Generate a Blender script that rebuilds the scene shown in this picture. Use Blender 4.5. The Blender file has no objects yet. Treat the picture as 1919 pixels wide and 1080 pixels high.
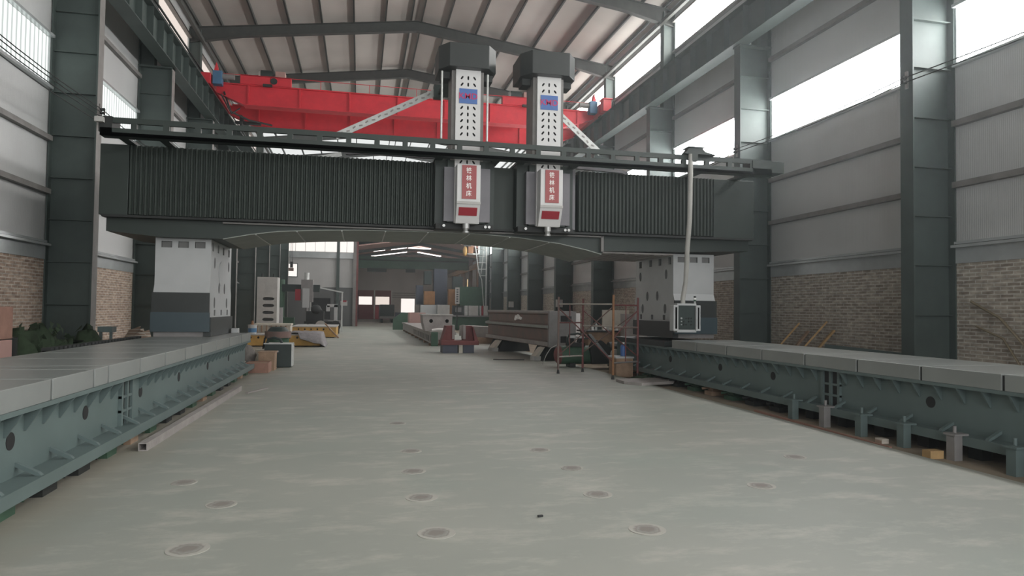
import bpy, math, random
from mathutils import Vector, Matrix
random.seed(7)
SC = bpy.context.scene
COL = SC.collection
PI = math.pi

# ------------------------------------------------------------------ camera numbers (photo 1919x1080)
FPX, YAW, PITCH, ROLL, EYE = 1281.08, 0.21846532, 0.03131823, 0.0123199, 1.6
Fv = Vector((math.sin(YAW)*math.cos(PITCH), math.cos(YAW)*math.cos(PITCH), math.sin(PITCH)))
R0 = Vector((math.cos(YAW), -math.sin(YAW), 0)); U0 = R0.cross(Fv)
Rv = R0*math.cos(ROLL)+U0*math.sin(ROLL); Uv = -R0*math.sin(ROLL)+U0*math.cos(ROLL)

# ------------------------------------------------------------------ materials
MATS = {}
def nt(m): m.use_nodes = True; return m.node_tree.nodes, m.node_tree.links
def lin(c):
    f = lambda v: v/12.92 if v <= .04045 else ((v+.055)/1.055)**2.4
    return tuple(f(x/255) for x in c)
def paint(name, rgb, rough=.6, metal=0., var=.12, scale=3., bump=0., dirt=None, spec=.4):
    """painted or raw surface: base colour with soft wear noise"""
    if name in MATS: return MATS[name]
    m = bpy.data.materials.new(name); N, L = nt(m); b = N['Principled BSDF']
    b.inputs['Roughness'].default_value = rough; b.inputs['Metallic'].default_value = metal
    b.inputs['Specular IOR Level'].default_value = spec
    tc = N.new('ShaderNodeTexCoord'); n = N.new('ShaderNodeTexNoise')
    n.inputs['Scale'].default_value = scale; n.inputs['Detail'].default_value = 6; n.inputs['Roughness'].default_value = .65
    L.new(tc.outputs['Object'], n.inputs['Vector'])
    r = N.new('ShaderNodeValToRGB'); r.color_ramp.elements[0].position = .3; r.color_ramp.elements[1].position = .72
    d = dirt if dirt else tuple(x*(1-var) for x in rgb); h = tuple(min(1, x*(1+var)) for x in rgb)
    r.color_ramp.elements[0].color = (*d, 1); r.color_ramp.elements[1].color = (*h, 1)
    L.new(n.outputs['Fac'], r.inputs['Fac']); L.new(r.outputs['Color'], b.inputs['Base Color'])
    if bump:
        bp = N.new('ShaderNodeBump'); bp.inputs['Strength'].default_value = bump; bp.inputs['Distance'].default_value = .02
        n2 = N.new('ShaderNodeTexNoise'); n2.inputs['Scale'].default_value = scale*8; n2.inputs['Detail'].default_value = 4
        L.new(tc.outputs['Object'], n2.inputs['Vector']); L.new(n2.outputs['Fac'], bp.inputs['Height']); L.new(bp.outputs['Normal'], b.inputs['Normal'])
    MATS[name] = m; return m
def glow(name, rgb, strength, stripes=0., freq=20.):
    """daylight seen through a window pane or translucent sheet"""
    m = bpy.data.materials.new(name); N, L = nt(m); N.remove(N['Principled BSDF'])
    e = N.new('ShaderNodeEmission'); e.inputs['Strength'].default_value = strength
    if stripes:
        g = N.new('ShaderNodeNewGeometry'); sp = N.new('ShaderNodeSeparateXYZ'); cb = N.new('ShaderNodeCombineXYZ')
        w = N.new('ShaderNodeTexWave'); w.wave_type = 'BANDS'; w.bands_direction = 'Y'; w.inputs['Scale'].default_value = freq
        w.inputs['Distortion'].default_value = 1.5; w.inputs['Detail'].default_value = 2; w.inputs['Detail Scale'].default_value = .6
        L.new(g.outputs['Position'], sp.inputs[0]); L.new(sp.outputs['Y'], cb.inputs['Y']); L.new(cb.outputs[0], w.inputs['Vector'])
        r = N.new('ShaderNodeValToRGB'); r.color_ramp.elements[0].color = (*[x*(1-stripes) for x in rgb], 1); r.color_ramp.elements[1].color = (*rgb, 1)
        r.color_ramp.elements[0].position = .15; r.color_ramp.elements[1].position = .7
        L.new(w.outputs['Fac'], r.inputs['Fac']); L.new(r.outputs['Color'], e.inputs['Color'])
    else: e.inputs['Color'].default_value = (*rgb, 1)
    L.new(e.outputs[0], N['Material Output'].inputs['Surface']); MATS[name] = m; return m
def brick(name, c1, c2, mortar, axis):
    m = bpy.data.materials.new(name); N, L = nt(m); b = N['Principled BSDF']; b.inputs['Roughness'].default_value = .9
    g = N.new('ShaderNodeNewGeometry'); sp = N.new('ShaderNodeSeparateXYZ'); cb = N.new('ShaderNodeCombineXYZ')
    L.new(g.outputs['Position'], sp.inputs[0]); L.new(sp.outputs[axis], cb.inputs['X']); L.new(sp.outputs['Z'], cb.inputs['Y'])
    t = N.new('ShaderNodeTexBrick'); t.inputs['Scale'].default_value = 1; t.inputs['Brick Width'].default_value = .25
    t.inputs['Row Height'].default_value = .068; t.inputs['Mortar Size'].default_value = .011; t.inputs['Bias'].default_value = 0
    t.inputs['Color1'].default_value = (*c1, 1); t.inputs['Color2'].default_value = (*c2, 1); t.inputs['Mortar'].default_value = (*mortar, 1)
    L.new(cb.outputs[0], t.inputs['Vector'])
    # single pale / dark bricks
    n = N.new('ShaderNodeTexNoise'); n.inputs['Scale'].default_value = 7; n.inputs['Detail'].default_value = 2
    mp = N.new('ShaderNodeMapping'); mp.inputs['Scale'].default_value = (.8, 2.0, 1); L.new(cb.outputs[0], mp.inputs['Vector']); L.new(mp.outputs[0], n.inputs['Vector'])
    r = N.new('ShaderNodeValToRGB'); r.color_ramp.elements[0].position = .3; r.color_ramp.elements[0].color = (.78, .76, .74, 1)
    r.color_ramp.elements[1].position = .68; r.color_ramp.elements[1].color = (1.4, 1.4, 1.38, 1)
    L.new(n.outputs['Fac'], r.inputs['Fac'])
    mx = N.new('ShaderNodeMixRGB'); mx.blend_type = 'MULTIPLY'; mx.inputs['Fac'].default_value = 1
    L.new(t.outputs['Color'], mx.inputs['Color1']); L.new(r.outputs['Color'], mx.inputs['Color2']); L.new(mx.outputs[0], b.inputs['Base Color'])
    bp = N.new('ShaderNodeBump'); bp.inputs['Strength'].default_value = .6; bp.inputs['Distance'].default_value = .01; bp.invert = True
    L.new(t.outputs['Fac'], bp.inputs['Height']); L.new(bp.outputs['Normal'], b.inputs['Normal']); MATS[name] = m; return m
def sheet(name, rgb, axis='Y', rough=.5, scale=9., strength=.25, metal=0.):
    """ribbed sheet-metal cladding"""
    m = bpy.data.materials.new(name); N, L = nt(m); b = N['Principled BSDF']; b.inputs['Roughness'].default_value = rough; b.inputs['Metallic'].default_value = metal
    g = N.new('ShaderNodeNewGeometry'); w = N.new('ShaderNodeTexWave'); w.bands_direction = axis; w.inputs['Scale'].default_value = scale
    L.new(g.outputs['Position'], w.inputs['Vector'])
    bp = N.new('ShaderNodeBump'); bp.inputs['Strength'].default_value = strength; bp.inputs['Distance'].default_value = .02
    L.new(w.outputs['Fac'], bp.inputs['Height']); L.new(bp.outputs['Normal'], b.inputs['Normal'])
    n = N.new('ShaderNodeTexNoise'); n.inputs['Scale'].default_value = .5; n.inputs['Detail'].default_value = 4
    L.new(g.outputs['Position'], n.inputs['Vector'])
    r = N.new('ShaderNodeValToRGB'); r.color_ramp.elements[0].position = .3; r.color_ramp.elements[1].position = .7
    r.color_ramp.elements[0].color = (*[x*.9 for x in rgb], 1); r.color_ramp.elements[1].color = (*[min(1, x*1.08) for x in rgb], 1)
    L.new(n.outputs['Fac'], r.inputs['Fac']); L.new(r.outputs['Color'], b.inputs['Base Color']); MATS[name] = m; return m
def concrete():
    m = bpy.data.materials.new('worn concrete'); N, L = nt(m); b = N['Principled BSDF']; b.inputs['Roughness'].default_value = .55
    b.inputs['Specular IOR Level'].default_value = .35
    g = N.new('ShaderNodeNewGeometry')
    def noise(sc, mp=(1, 1, 1), det=6, rou=.6):
        k = N.new('ShaderNodeMapping'); k.inputs['Scale'].default_value = mp; L.new(g.outputs['Position'], k.inputs['Vector'])
        n = N.new('ShaderNodeTexNoise'); n.inputs['Scale'].default_value = sc; n.inputs['Detail'].default_value = det; n.inputs['Roughness'].default_value = rou
        L.new(k.outputs[0], n.inputs['Vector']); return n
    def ramp(n, a, ca, z, cz):
        r = N.new('ShaderNodeValToRGB'); e = r.color_ramp.elements; e[0].position = a; e[1].position = z; e[0].color = (*ca, 1); e[1].color = (*cz, 1)
        L.new(n.outputs['Fac'], r.inputs['Fac']); return r
    base = ramp(noise(.28, det=5), .35, CONC[0], .68, CONC[1])
    def mix(a, c, fac, mode='MIX'):
        x = N.new('ShaderNodeMixRGB'); x.blend_type = mode; L.new(fac.outputs['Color'] if fac.type == 'VALTORGB' else fac.outputs[0], x.inputs['Fac'])
        L.new(a.outputs[0], x.inputs['Color1']); x.inputs['Color2'].default_value = (*c, 1); return x
    scuff = ramp(noise(1.5, (.8, 1.6, 1), 9, .72), .5, (0, 0, 0), .68, (.6, .6, .6))
    x = mix(base, CONC[2], scuff)
    green = ramp(noise(.45, (1, 1, 1), 4, .5), .52, (0, 0, 0), .72, (.5, .5, .5))
    x = mix(x, CONC[3], green)
    spots = ramp(noise(2.6, (1, 1.3, 1), 7, .7), .66, (0, 0, 0), .8, (.55, .55, .55))
    x = mix(x, CONC[4], spots)
    sp = N.new('ShaderNodeSeparateXYZ'); L.new(g.outputs['Position'], sp.inputs[0])
    wn_ = noise(1.3, (1, .5, 1), 5, .6); ma = N.new('ShaderNodeMath'); ma.operation = 'MULTIPLY_ADD'; ma.inputs[1].default_value = -1.1
    L.new(wn_.outputs['Fac'], ma.inputs[0]); L.new(sp.outputs['X'], ma.inputs[2])
    mr = N.new('ShaderNodeMapRange'); mr.inputs['From Min'].default_value = -2.4; mr.inputs['From Max'].default_value = -3.3; mr.inputs['To Max'].default_value = .8
    L.new(ma.outputs[0], mr.inputs['Value'])
    y_ = N.new('ShaderNodeMixRGB'); L.new(mr.outputs[0], y_.inputs['Fac']); L.new(x.outputs[0], y_.inputs['Color1']); y_.inputs['Color2'].default_value = (.27, .235, .18, 1); x = y_
    L.new(x.outputs[0], b.inputs['Base Color'])
    bp = N.new('ShaderNodeBump'); bp.inputs['Strength'].default_value = .12; bp.inputs['Distance'].default_value = .01
    n = noise(9); L.new(n.outputs['Fac'], bp.inputs['Height']); L.new(bp.outputs['Normal'], b.inputs['Normal']); return m
def patchmat():
    m = bpy.data.materials.new('round floor patch'); N, L = nt(m); b = N['Principled BSDF']; b.inputs['Roughness'].default_value = .8
    tc = N.new('ShaderNodeTexCoord'); ln = N.new('ShaderNodeVectorMath'); ln.operation = 'LENGTH'; L.new(tc.outputs['Object'], ln.inputs[0])
    n = N.new('ShaderNodeTexNoise'); n.inputs['Scale'].default_value = 14; L.new(tc.outputs['Object'], n.inputs['Vector'])
    ad = N.new('ShaderNodeMath'); ad.operation = 'MULTIPLY_ADD'; ad.inputs[1].default_value = .07; L.new(n.outputs['Fac'], ad.inputs[0]); L.new(ln.outputs['Value'], ad.inputs[2])
    r = N.new('ShaderNodeValToRGB'); e = r.color_ramp.elements
    e[0].position = .085; e[0].color = (.22, .20, .18, 1); e[1].position = .115; e[1].color = (.30, .295, .265, 1)
    q = e.new(.125); q.color = (.24, .22, .20, 1); q = e.new(.145); q.color = (.40, .385, .345, 1)
    L.new(ad.outputs[0], r.inputs['Fac']); L.new(r.outputs['Color'], b.inputs['Base Color']); return m

CONC = [(.275, .29, .257), (.335, .338, .298), (.50, .48, .425), (.245, .29, .255), (.19, .172, .15)]
M = dict(
 concrete=concrete(), patch=patchmat(),
 dirt=paint('dusty ground', (.25, .205, .155), .95, var=.25, scale=1.5, bump=.5),
 panel=sheet('pale wall cladding', (.47, .475, .47), 'Y', .45, 8, .12),
 panel_x=sheet('pale end wall cladding', (.42, .41, .40), 'X', .5, 6, .15),
 dado=sheet('dark end wall dado', (.105, .105, .105), 'X', .6, 6, .1),
 flash=paint('galvanised flashing', (.46, .48, .48), .25, .35, .2, .8),
 brick_r=brick('grey brown brick', (.215, .18, .15), (.34, .30, .255), (.42, .40, .36), 'Y'),
 brick_l=brick('tan brick', (.24, .165, .125), (.38, .29, .23), (.44, .40, .35), 'Y'),
 roof=sheet('roof liner', (.455, .425, .39), 'Y', .6, 1.6, .06),
 steel=paint('dark green structural steel', (.055, .072, .066), .55, var=.2, scale=1.2),
 steel_l=paint('grey primed steel and lit flange', (.19, .18, .17), .55, var=.2),
 rafter=paint('dark brown roof steel', (.055, .057, .052), .6, var=.2),
 gantry=paint('dark green gray machine paint', (.030, .040, .035), .5, var=.1, scale=1.5),
 bellows=paint('black green bellows fabric', (.034, .044, .038), .55, var=.1, scale=2),
 soffit=paint('primed underside plate', (.27, .285, .26), .6, var=.12),
 white=paint('off white machine enamel', (.43, .44, .437), .45, var=.05),
 rwhite=paint('white ram enamel', (.60, .595, .585), .4, var=.04),
 guard=paint('charcoal guard', (.034, .038, .037), .4, var=.1),
 guard2=paint('slate blue guard', (.05, .072, .082), .35, var=.08),
 bed=paint('sea green machine paint', (.115, .152, .148), .45, var=.12, scale=1.2),
 cover=paint('grey steel way cover', (.25, .262, .25), .3, .1, .12, 1.0),
 dark=paint('blackened iron', (.022, .024, .023), .6, var=.3),
 pocket=paint('shaded casting pocket', (.2, .2, .195), .8, var=.1),
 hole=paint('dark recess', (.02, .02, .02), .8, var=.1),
 grey=paint('mid grey iron', (.22, .21, .205), .5, var=.15),
 lgrey=paint('light grey casting', (.43, .42, .40), .6, var=.12, bump=.2),
 sadl=paint('grey saddle plate', (.125, .12, .128), .4, .2, .1),
 red=paint('crane red', (.62, .03, .045), .45, var=.12),
 signred=paint('sign red', (.27, .04, .05), .4, var=.18, scale=5, dirt=(.32, .08, .07)),
 signred2=paint('plate red', (.30, .028, .04), .4, var=.08),
 blue=paint('sign blue', (.07, .15, .38), .4, var=.06),
 pink=paint('sign magenta', (.46, .03, .12), .4, var=.1),
 char=paint('sign white', (.85, .83, .80), .5, var=.03),
 chrome=paint('bright metal', (.36, .36, .35), .35, .6, .1),
 galv=paint('galvanised steel', (.52, .53, .51), .4, .3, .15, 6),
 hose=paint('grey corrugated hose', (.40, .39, .36), .5, var=.1),
 yellow=paint('yellow machine paint', (.50, .30, .07), .6, var=.2, scale=2, dirt=(.33, .19, .06)),
 wood=paint('old timber', (.30, .205, .14), .85, var=.25, scale=5, bump=.3),
 plank=paint('yellow pine plank', (.40, .26, .12), .8, var=.2, scale=5),
 crate=paint('reddish crate', (.30, .17, .13), .85, var=.2, scale=4),
 grnbox=paint('dark green box', (.032, .045, .042), .5, var=.15),
 tarp=paint('grey tarpaulin', (.25, .235, .24), .75, var=.3, scale=6, bump=.6),
 bag=paint('dirty sack', (.17, .155, .14), .85, var=.35, scale=7, bump=.6),
 rust=paint('red oxide primer', (.17, .055, .052), .7, var=.2, scale=3),
 brown=paint('brown primer casting', (.18, .105, .09), .6, var=.2, scale=2, dirt=(.13, .115, .10)),
 cast=paint('grey machined casting', (.30, .275, .26), .6, var=.18, scale=3, bump=.3),
 cream=paint('cream face', (.50, .46, .39), .7, var=.1),
 orange=paint('orange tube', (.25, .12, .055), .6, var=.25, scale=4),
 rtube=paint('red scaffold tube', (.15, .05, .048), .55, var=.3, scale=4),
 ltube=paint('pale scaffold tube', (.36, .33, .29), .55, var=.2, scale=4),
 green=paint('machine green', (.045, .095, .06), .5, var=.2),
 mblue=paint('motor blue', (.07, .17, .30), .5, var=.15),
 doorred=paint('maroon door', (.20, .045, .055), .6, var=.12),
 weed=paint('dark weed', (.035, .055, .03), .9, var=.4, scale=6),
 vine=paint('dry vine', (.19, .155, .105), .9, var=.2, scale=6),
 foam=paint('pink block', (.42, .26, .23), .8, var=.1, scale=2),
 navy=paint('navy grey paint', (.055, .062, .085), .5, var=.15),
 amber=paint('amber crate', (.30, .15, .065), .8, var=.2),
)
M['sky_r'] = glow('bright window daylight', (1, 1, 1), 8.0)
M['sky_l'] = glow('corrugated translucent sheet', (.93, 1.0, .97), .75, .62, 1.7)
M['sky_lu'] = glow('warm translucent sheet', (1.0, .88, .80), .40, .1, 3.2)
M['sky_ru'] = glow('bright upper window daylight', (1, .995, .96), 6.0)
M['sky_roof'] = glow('translucent roof sheet', (.97, 1.0, .99), .38)
M['sky_end'] = glow('end window daylight', (1, .93, .88), .5, 0)
M['sky_far'] = glow('far roof light strip', (1, .93, .9), 2.2)
M['amberpane'] = glow('amber window', (1.0, .72, .38), .45)

# ------------------------------------------------------------------ mesh builder
class B:
    def __init__(s): s.v = []; s.f = []; s.sm = []
    def face(s, pts, sm=False):
        i = len(s.v); s.v += [Vector(p) for p in pts]; s.f.append(list(range(i, i+len(pts)))); s.sm.append(sm)
    def add(s, V, F, sm=False):
        i = len(s.v); s.v += [Vector(p) for p in V]
        for f in F: s.f.append([i+k for k in f]); s.sm.append(sm)
        return s
    def box(s, x0, x1, y0, y1, z0, z1):
        V = [(x, y, z) for x in (x0, x1) for y in (y0, y1) for z in (z0, z1)]
        return s.add(V, [(0, 1, 3, 2), (4, 6, 7, 5), (0, 4, 5, 1), (2, 3, 7, 6), (0, 2, 6, 4), (1, 5, 7, 3)])
    def prism(s, prof, axis, a, b, sm=False):
        """profile of (u,v) pairs extruded along axis from a to b"""
        def P(u, v, t): return (t, u, v) if axis == 'X' else ((u, t, v) if axis == 'Y' else (u, v, t))
        n = len(prof); V = [P(u, v, a) for u, v in prof]+[P(u, v, b) for u, v in prof]
        F = [(i, (i+1) % n, (i+1) % n+n, i+n) for i in range(n)]
        i = len(s.v); s.add(V, F, sm); s.f += [[i+k for k in reversed(range(n))], [i+n+k for k in range(n)]]; s.sm += [False, False]; return s
    def tube(s, p, q, r, n=10, r2=None, cap=True):
        p, q = Vector(p), Vector(q); d = (q-p).normalized(); a = d.orthogonal().normalized(); b = d.cross(a); r2 = r if r2 is None else r2
        V = [p+(a*math.cos(t)+b*math.sin(t))*r for t in [2*PI*k/n for k in range(n)]]+[q+(a*math.cos(t)+b*math.sin(t))*r2 for t in [2*PI*k/n for k in range(n)]]
        s.add(V, [(i, (i+1) % n, (i+1) % n+n, i+n) for i in range(n)], True)
        if cap: s.face(V[:n][::-1]); s.face(V[n:])
        return s
    def path(s, pts, r, n=8):
        pts = [Vector(p) for p in pts]; rings = []
        up = Vector((.13, .27, .95))
        for k, p in enumerate(pts):
            d = (pts[min(k+1, len(pts)-1)]-pts[max(k-1, 0)]).normalized()
            a = d.cross(up); a = a.normalized() if a.length > 1e-3 else d.orthogonal().normalized(); b = d.cross(a); up = -d.cross(a) if False else up
            rr = r[k] if isinstance(r, (list, tuple)) else r
            rings.append([p+(a*math.cos(2*PI*j/n)+b*math.sin(2*PI*j/n))*rr for j in range(n)])
        V = [p for g in rings for p in g]
        F = [(k*n+i, k*n+(i+1) % n, (k+1)*n+(i+1) % n, (k+1)*n+i) for k in range(len(rings)-1) for i in range(n)]
        s.add(V, F, True); s.face(rings[0][::-1]); s.face(rings[-1]); return s
    def bar(s, p, q, w, h):
        """square bar from p to q: w across (horizontal), h the other way"""
        p, q = Vector(p), Vector(q); d = (q-p).normalized(); a = d.cross(Vector((0, 0, 1)))
        a = a.normalized() if a.length > 1e-3 else Vector((1, 0, 0)); b = a.cross(d)
        V = [c+a*x*w/2+b*y*h/2 for c in (p, q) for x, y in ((-1, -1), (1, -1), (1, 1), (-1, 1))]
        return s.add(V, [(3, 2, 1, 0), (4, 5, 6, 7), (0, 1, 5, 4), (1, 2, 6, 5), (2, 3, 7, 6), (3, 0, 4, 7)])
    def ball(s, c, rx, ry, rz, n=12, m=8, jit=0., rnd=None):
        V = []; F = []
        for j in range(m+1):
            t = PI*j/m
            for i in range(n):
                k = 1+(rnd.uniform(-jit, jit) if rnd else 0)
                V.append((c[0]+rx*k*math.sin(t)*math.cos(2*PI*i/n), c[1]+ry*k*math.sin(t)*math.sin(2*PI*i/n), c[2]+rz*k*math.cos(t)))
        for j in range(m):
            for i in range(n): F.append((j*n+i, (j+1)*n+i, (j+1)*n+(i+1) % n, j*n+(i+1) % n))
        return s.add(V, F, True)
    def disc(s, c, r, axis, d0, d1, n=20):
        pr = [(r*math.cos(2*PI*k/n), r*math.sin(2*PI*k/n)) for k in range(n)]
        if axis == 'X': return s.prism([(c[1]+u, c[2]+v) for u, v in pr], 'X', d0, d1)
        if axis == 'Y': return s.prism([(c[0]+u, c[2]+v) for u, v in pr], 'Y', d0, d1)
        return s.prism([(c[0]+u, c[1]+v) for u, v in pr], 'Z', d0, d1)

WO = {}      # world origin of every object (no rotations on parents)
def obj(name, b, mat, parent=None, bev=0., rot=None, cut=None, kind=None, cutmat='hole'):
    lo = Vector([min(p[i] for p in b.v) for i in range(3)]); hi = Vector([max(p[i] for p in b.v) for i in range(3)])
    o0 = Vector(((lo.x+hi.x)/2, (lo.y+hi.y)/2, lo.z))
    me = bpy.data.meshes.new(name); me.from_pydata([p-o0 for p in b.v], [], b.f); me.polygons.foreach_set('use_smooth', b.sm); me.validate(); me.update()
    import bmesh
    bm = bmesh.new(); bm.from_mesh(me); bmesh.ops.recalc_face_normals(bm, faces=bm.faces); bm.to_mesh(me); bm.free()
    me.materials.append(M[mat] if isinstance(mat, str) else mat)
    o = bpy.data.objects.new(name, me); COL.objects.link(o)
    if cut is not None:
        cm = bpy.data.meshes.new('cut'); cm.from_pydata([p-o0 for p in cut.v], [], cut.f); cm.update()
        bm = bmesh.new(); bm.from_mesh(cm); bmesh.ops.recalc_face_normals(bm, faces=bm.faces); bm.to_mesh(cm); bm.free()
        cm.materials.append(M[cutmat])
        c = bpy.data.objects.new('cut', cm); COL.objects.link(c)
        md = o.modifiers.new('b', 'BOOLEAN'); md.object = c; md.operation = 'DIFFERENCE'; md.solver = 'EXACT'
        try: md.material_mode = 'TRANSFER'
        except Exception: pass
        bpy.context.view_layer.update()
        new = bpy.data.meshes.new_from_object(o.evaluated_get(bpy.context.evaluated_depsgraph_get()))
        o.modifiers.clear(); o.data = new; bpy.data.meshes.remove(me); bpy.data.objects.remove(c); new.name = name
    if bev:
        md = o.modifiers.new('edge', 'BEVEL'); md.width = bev; md.segments = 2; md.limit_method = 'ANGLE'
    WO[o.name] = o0; o.location = o0
    if parent is not None: o.parent = parent; o.location = o0-WO[parent.name]
    if kind: o['kind'] = kind
    return o
def root(name, label, cat, loc, group=None):
    o = bpy.data.objects.new(name, None); COL.objects.link(o); o.location = loc; o.empty_display_size = .2; WO[o.name] = Vector(loc)
    o['label'] = label; o['category'] = cat
    if group: o['group'] = group
    return o
def tag(o, label, cat, group=None):
    o['label'] = label; o['category'] = cat
    if group: o['group'] = group
    return o
def struct(name, b, mat, parent=None, bev=0.):
    return obj(name, b, mat, parent, bev, kind=None if parent else 'structure')
def copy_tree(o, delta):
    """copy a thing with its parts and sub-parts, moved by delta"""
    c = o.copy(); COL.objects.link(c); WO[c.name] = WO[o.name]+Vector(delta)
    if o.parent is None: c.location = o.location+Vector(delta)
    for ch in list(o.children):
        k = copy_tree(ch, delta); k.parent = c
    return c
def text(name, body, size, mat, parent, loc, rx=PI/2, thick=.002, sx=1.):
    cu = bpy.data.curves.new(name, 'FONT'); cu.body = body; cu.size = size; cu.align_x = 'CENTER'; cu.align_y = 'CENTER'; cu.extrude = thick; cu.offset = size*.012
    t = bpy.data.objects.new('t', cu); COL.objects.link(t); bpy.context.view_layer.update()
    me = bpy.data.meshes.new_from_object(t.evaluated_get(bpy.context.evaluated_depsgraph_get())); bpy.data.objects.remove(t)
    me.transform(Matrix.Rotation(rx, 4, 'X') @ Matrix.Diagonal((sx, 1, 1, 1))); me.name = name
    me.materials.clear(); me.materials.append(M[mat])
    o = bpy.data.objects.new(name, me); COL.objects.link(o); WO[o.name] = Vector(loc); o.parent = parent; o.location = Vector(loc)-WO[parent.name]; return o

# ================================================================== THE HALL
XL, XR, XM = -6.75, 11.0, 2.12
YA, YB, YF = -10.0, 60.0, 82.0
CY = [10.78+5.97*k for k in range(-1, 9)]          # front face of every column pair
EAVE, RIDGE = 12.75, 13.92
struct('floor', B().box(XL-.3, 6.22, YA, YF+12, -.3, 0), 'concrete')
struct('floor_right', B().box(6.22, XR+.3, YA, YB, -.3, -.05), 'dirt')
struct('floor_far', B().box(6.22, 12.5, YB, YF+12, -.3, 0), 'concrete')
for side, X, sg in (('left', XL, -1), ('right', XR, 1)):
    def strip(nm, z0, z1, t, mat, dx=0.):
        a, b = sorted((X+sg*dx, X+sg*(dx+t))); return struct(nm, B().box(a, b, YA, YB, z0, z1), mat)
    strip('wall_%s_brick' % side, -.1, 2.57, .24, 'brick_l' if sg < 0 else 'brick_r')
    strip('wall_%s' % side, 2.57, 6.37, .08, 'panel', .02)
    strip('wall_%s_upper' % side, 7.46, 11.02, .08, 'panel', .02)
    strip('wall_%s_eave' % side, 12.12, EAVE+.1, .08, 'panel', .02)
    # flashing above the brick, girts and sill angles
    a, b = sorted((X-sg*.02, X+sg*.02))
    struct('trim_%d' % (1 if sg < 0 else 2), B().box(a, b, YA, YB, 2.57, 2.86), 'flash')
    k = 3 if sg < 0 else 13
    for z, h, w, mt in ((2.86, .05, .14, 'flash'), (2.93, .05, .06, 'flash'), (4.0, .11, .10, 'steel_l'), (5.17, .11, .10, 'steel_l'), (6.31, .06, .08, 'flash'), (7.46, .06, .08, 'flash'), (8.53, .11, .10, 'steel_l'), (10.96, .07, .12, 'steel_l'), (12.1, .07, .12, 'steel_l')):
        a, b = sorted((X+sg*.02, X-sg*w))
        gb = B(); ys = [YA-.31]+CY+[YB]
        for y0, y1 in zip(ys, ys[1:]): gb.box(a, b, y0+.32, y1-.005, z, z+h)
        struct('trim_%d' % k, gb, mt); k += 1
# windows: one object per bay and row
wn = 1
for side, X, sg in (('left', XL, -1), ('right', XR, 1)):
    ys = [YA]+CY+[YB]
    for i in range(len(ys)-1):
        y0, y1 = ys[i]+(.32 if i else 0), ys[i+1]
        for row, (z0, z1) in enumerate(((6.37, 7.46), (11.02, 12.12))):
            a, b = sorted((X+sg*.05, X+sg*.07))
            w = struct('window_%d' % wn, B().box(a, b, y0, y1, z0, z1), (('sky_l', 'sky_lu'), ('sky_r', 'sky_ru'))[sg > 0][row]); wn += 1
            fr = B(); a, b = sorted((X+sg*.0, X+sg*.045))
            fr.box(a, b, y0, y0+.04, z0, z1).box(a, b, y1-.04, y1, z0, z1)
            obj('window_frame', fr, 'flash', w)
# columns
def column(nm, xin, xout, y, z0, z1, fw=.31):
    lo, hi = sorted((xin, xout)); b = B()
    b.box(lo, lo+.03, y, y+fw, z0, z1).box(hi-.03, hi, y, y+fw, z0, z1)
    b.box(lo+.03, hi-.03, y+fw/2-.01, y+fw/2+.01, z0, z1)
    for z in (1.58, 2.52, 3.45, 4.38, 5.32, 6.28, 7.2, 8.1):
        if z0 < z < z1-.3: b.box(lo+.03, hi-.03, y+.06, y+fw/2-.01, z, z+.02)
    if z1 < 9.2: b.box(lo-.03, hi, y-.02, y+fw+.02, z1-.04, z1)
    b.box(lo-.05, hi, y-.06, y+fw+.06, z0, z0+.04)
    c = struct(nm, b, 'steel')
    if xin < 0:
        f = B(); f.box(hi+.001, hi+.004, y+.003, y+fw-.003, z0+.05, z1-.05); obj('lit_flange_face', f, 'steel_l', c)  # pale sheet, paints light from the right windows onto the left flanges
    return c
for y in CY:
    for xi, xo, xu in ((-5.8, XL, -6.32), (10.05, XR, 10.57)):
        column('column', xi, xo, y, -.05, 8.96)
        lo, hi = sorted((xu, xo)); b = B()
        b.box(lo, lo+.02, y, y+.3, 8.96, 12.5).box(hi-.02, hi, y, y+.3, 8.96, 12.5).box(lo+.02, hi-.02, y+.14, y+.16, 8.96, 12.5)
        struct('upper_column', b, 'steel')
# crane runway beams with rail and stiffeners
for xc, sg in ((-5.9, -1), (10.1, 1)):
    b = B(); b.box(xc-.2, xc+.2, YA, YB-.2, 8.97, 9.0).box(xc-.2, xc+.2, YA, YB-.2, 9.88, 9.91).box(xc-.008, xc+.008, YA, YB-.2, 9.0, 9.88)
    y = YA+.4
    while y < YB-.3:
        b.box(xc-.18, xc+.18, y, y+.012, 9.0, 9.88); y += 1.0
    r = struct('beam', b, 'steel')
    obj('crane_rail', B().box(xc-.03, xc+.03, YA, YB-.2, 9.91, 10.0), 'rust', r)
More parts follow.
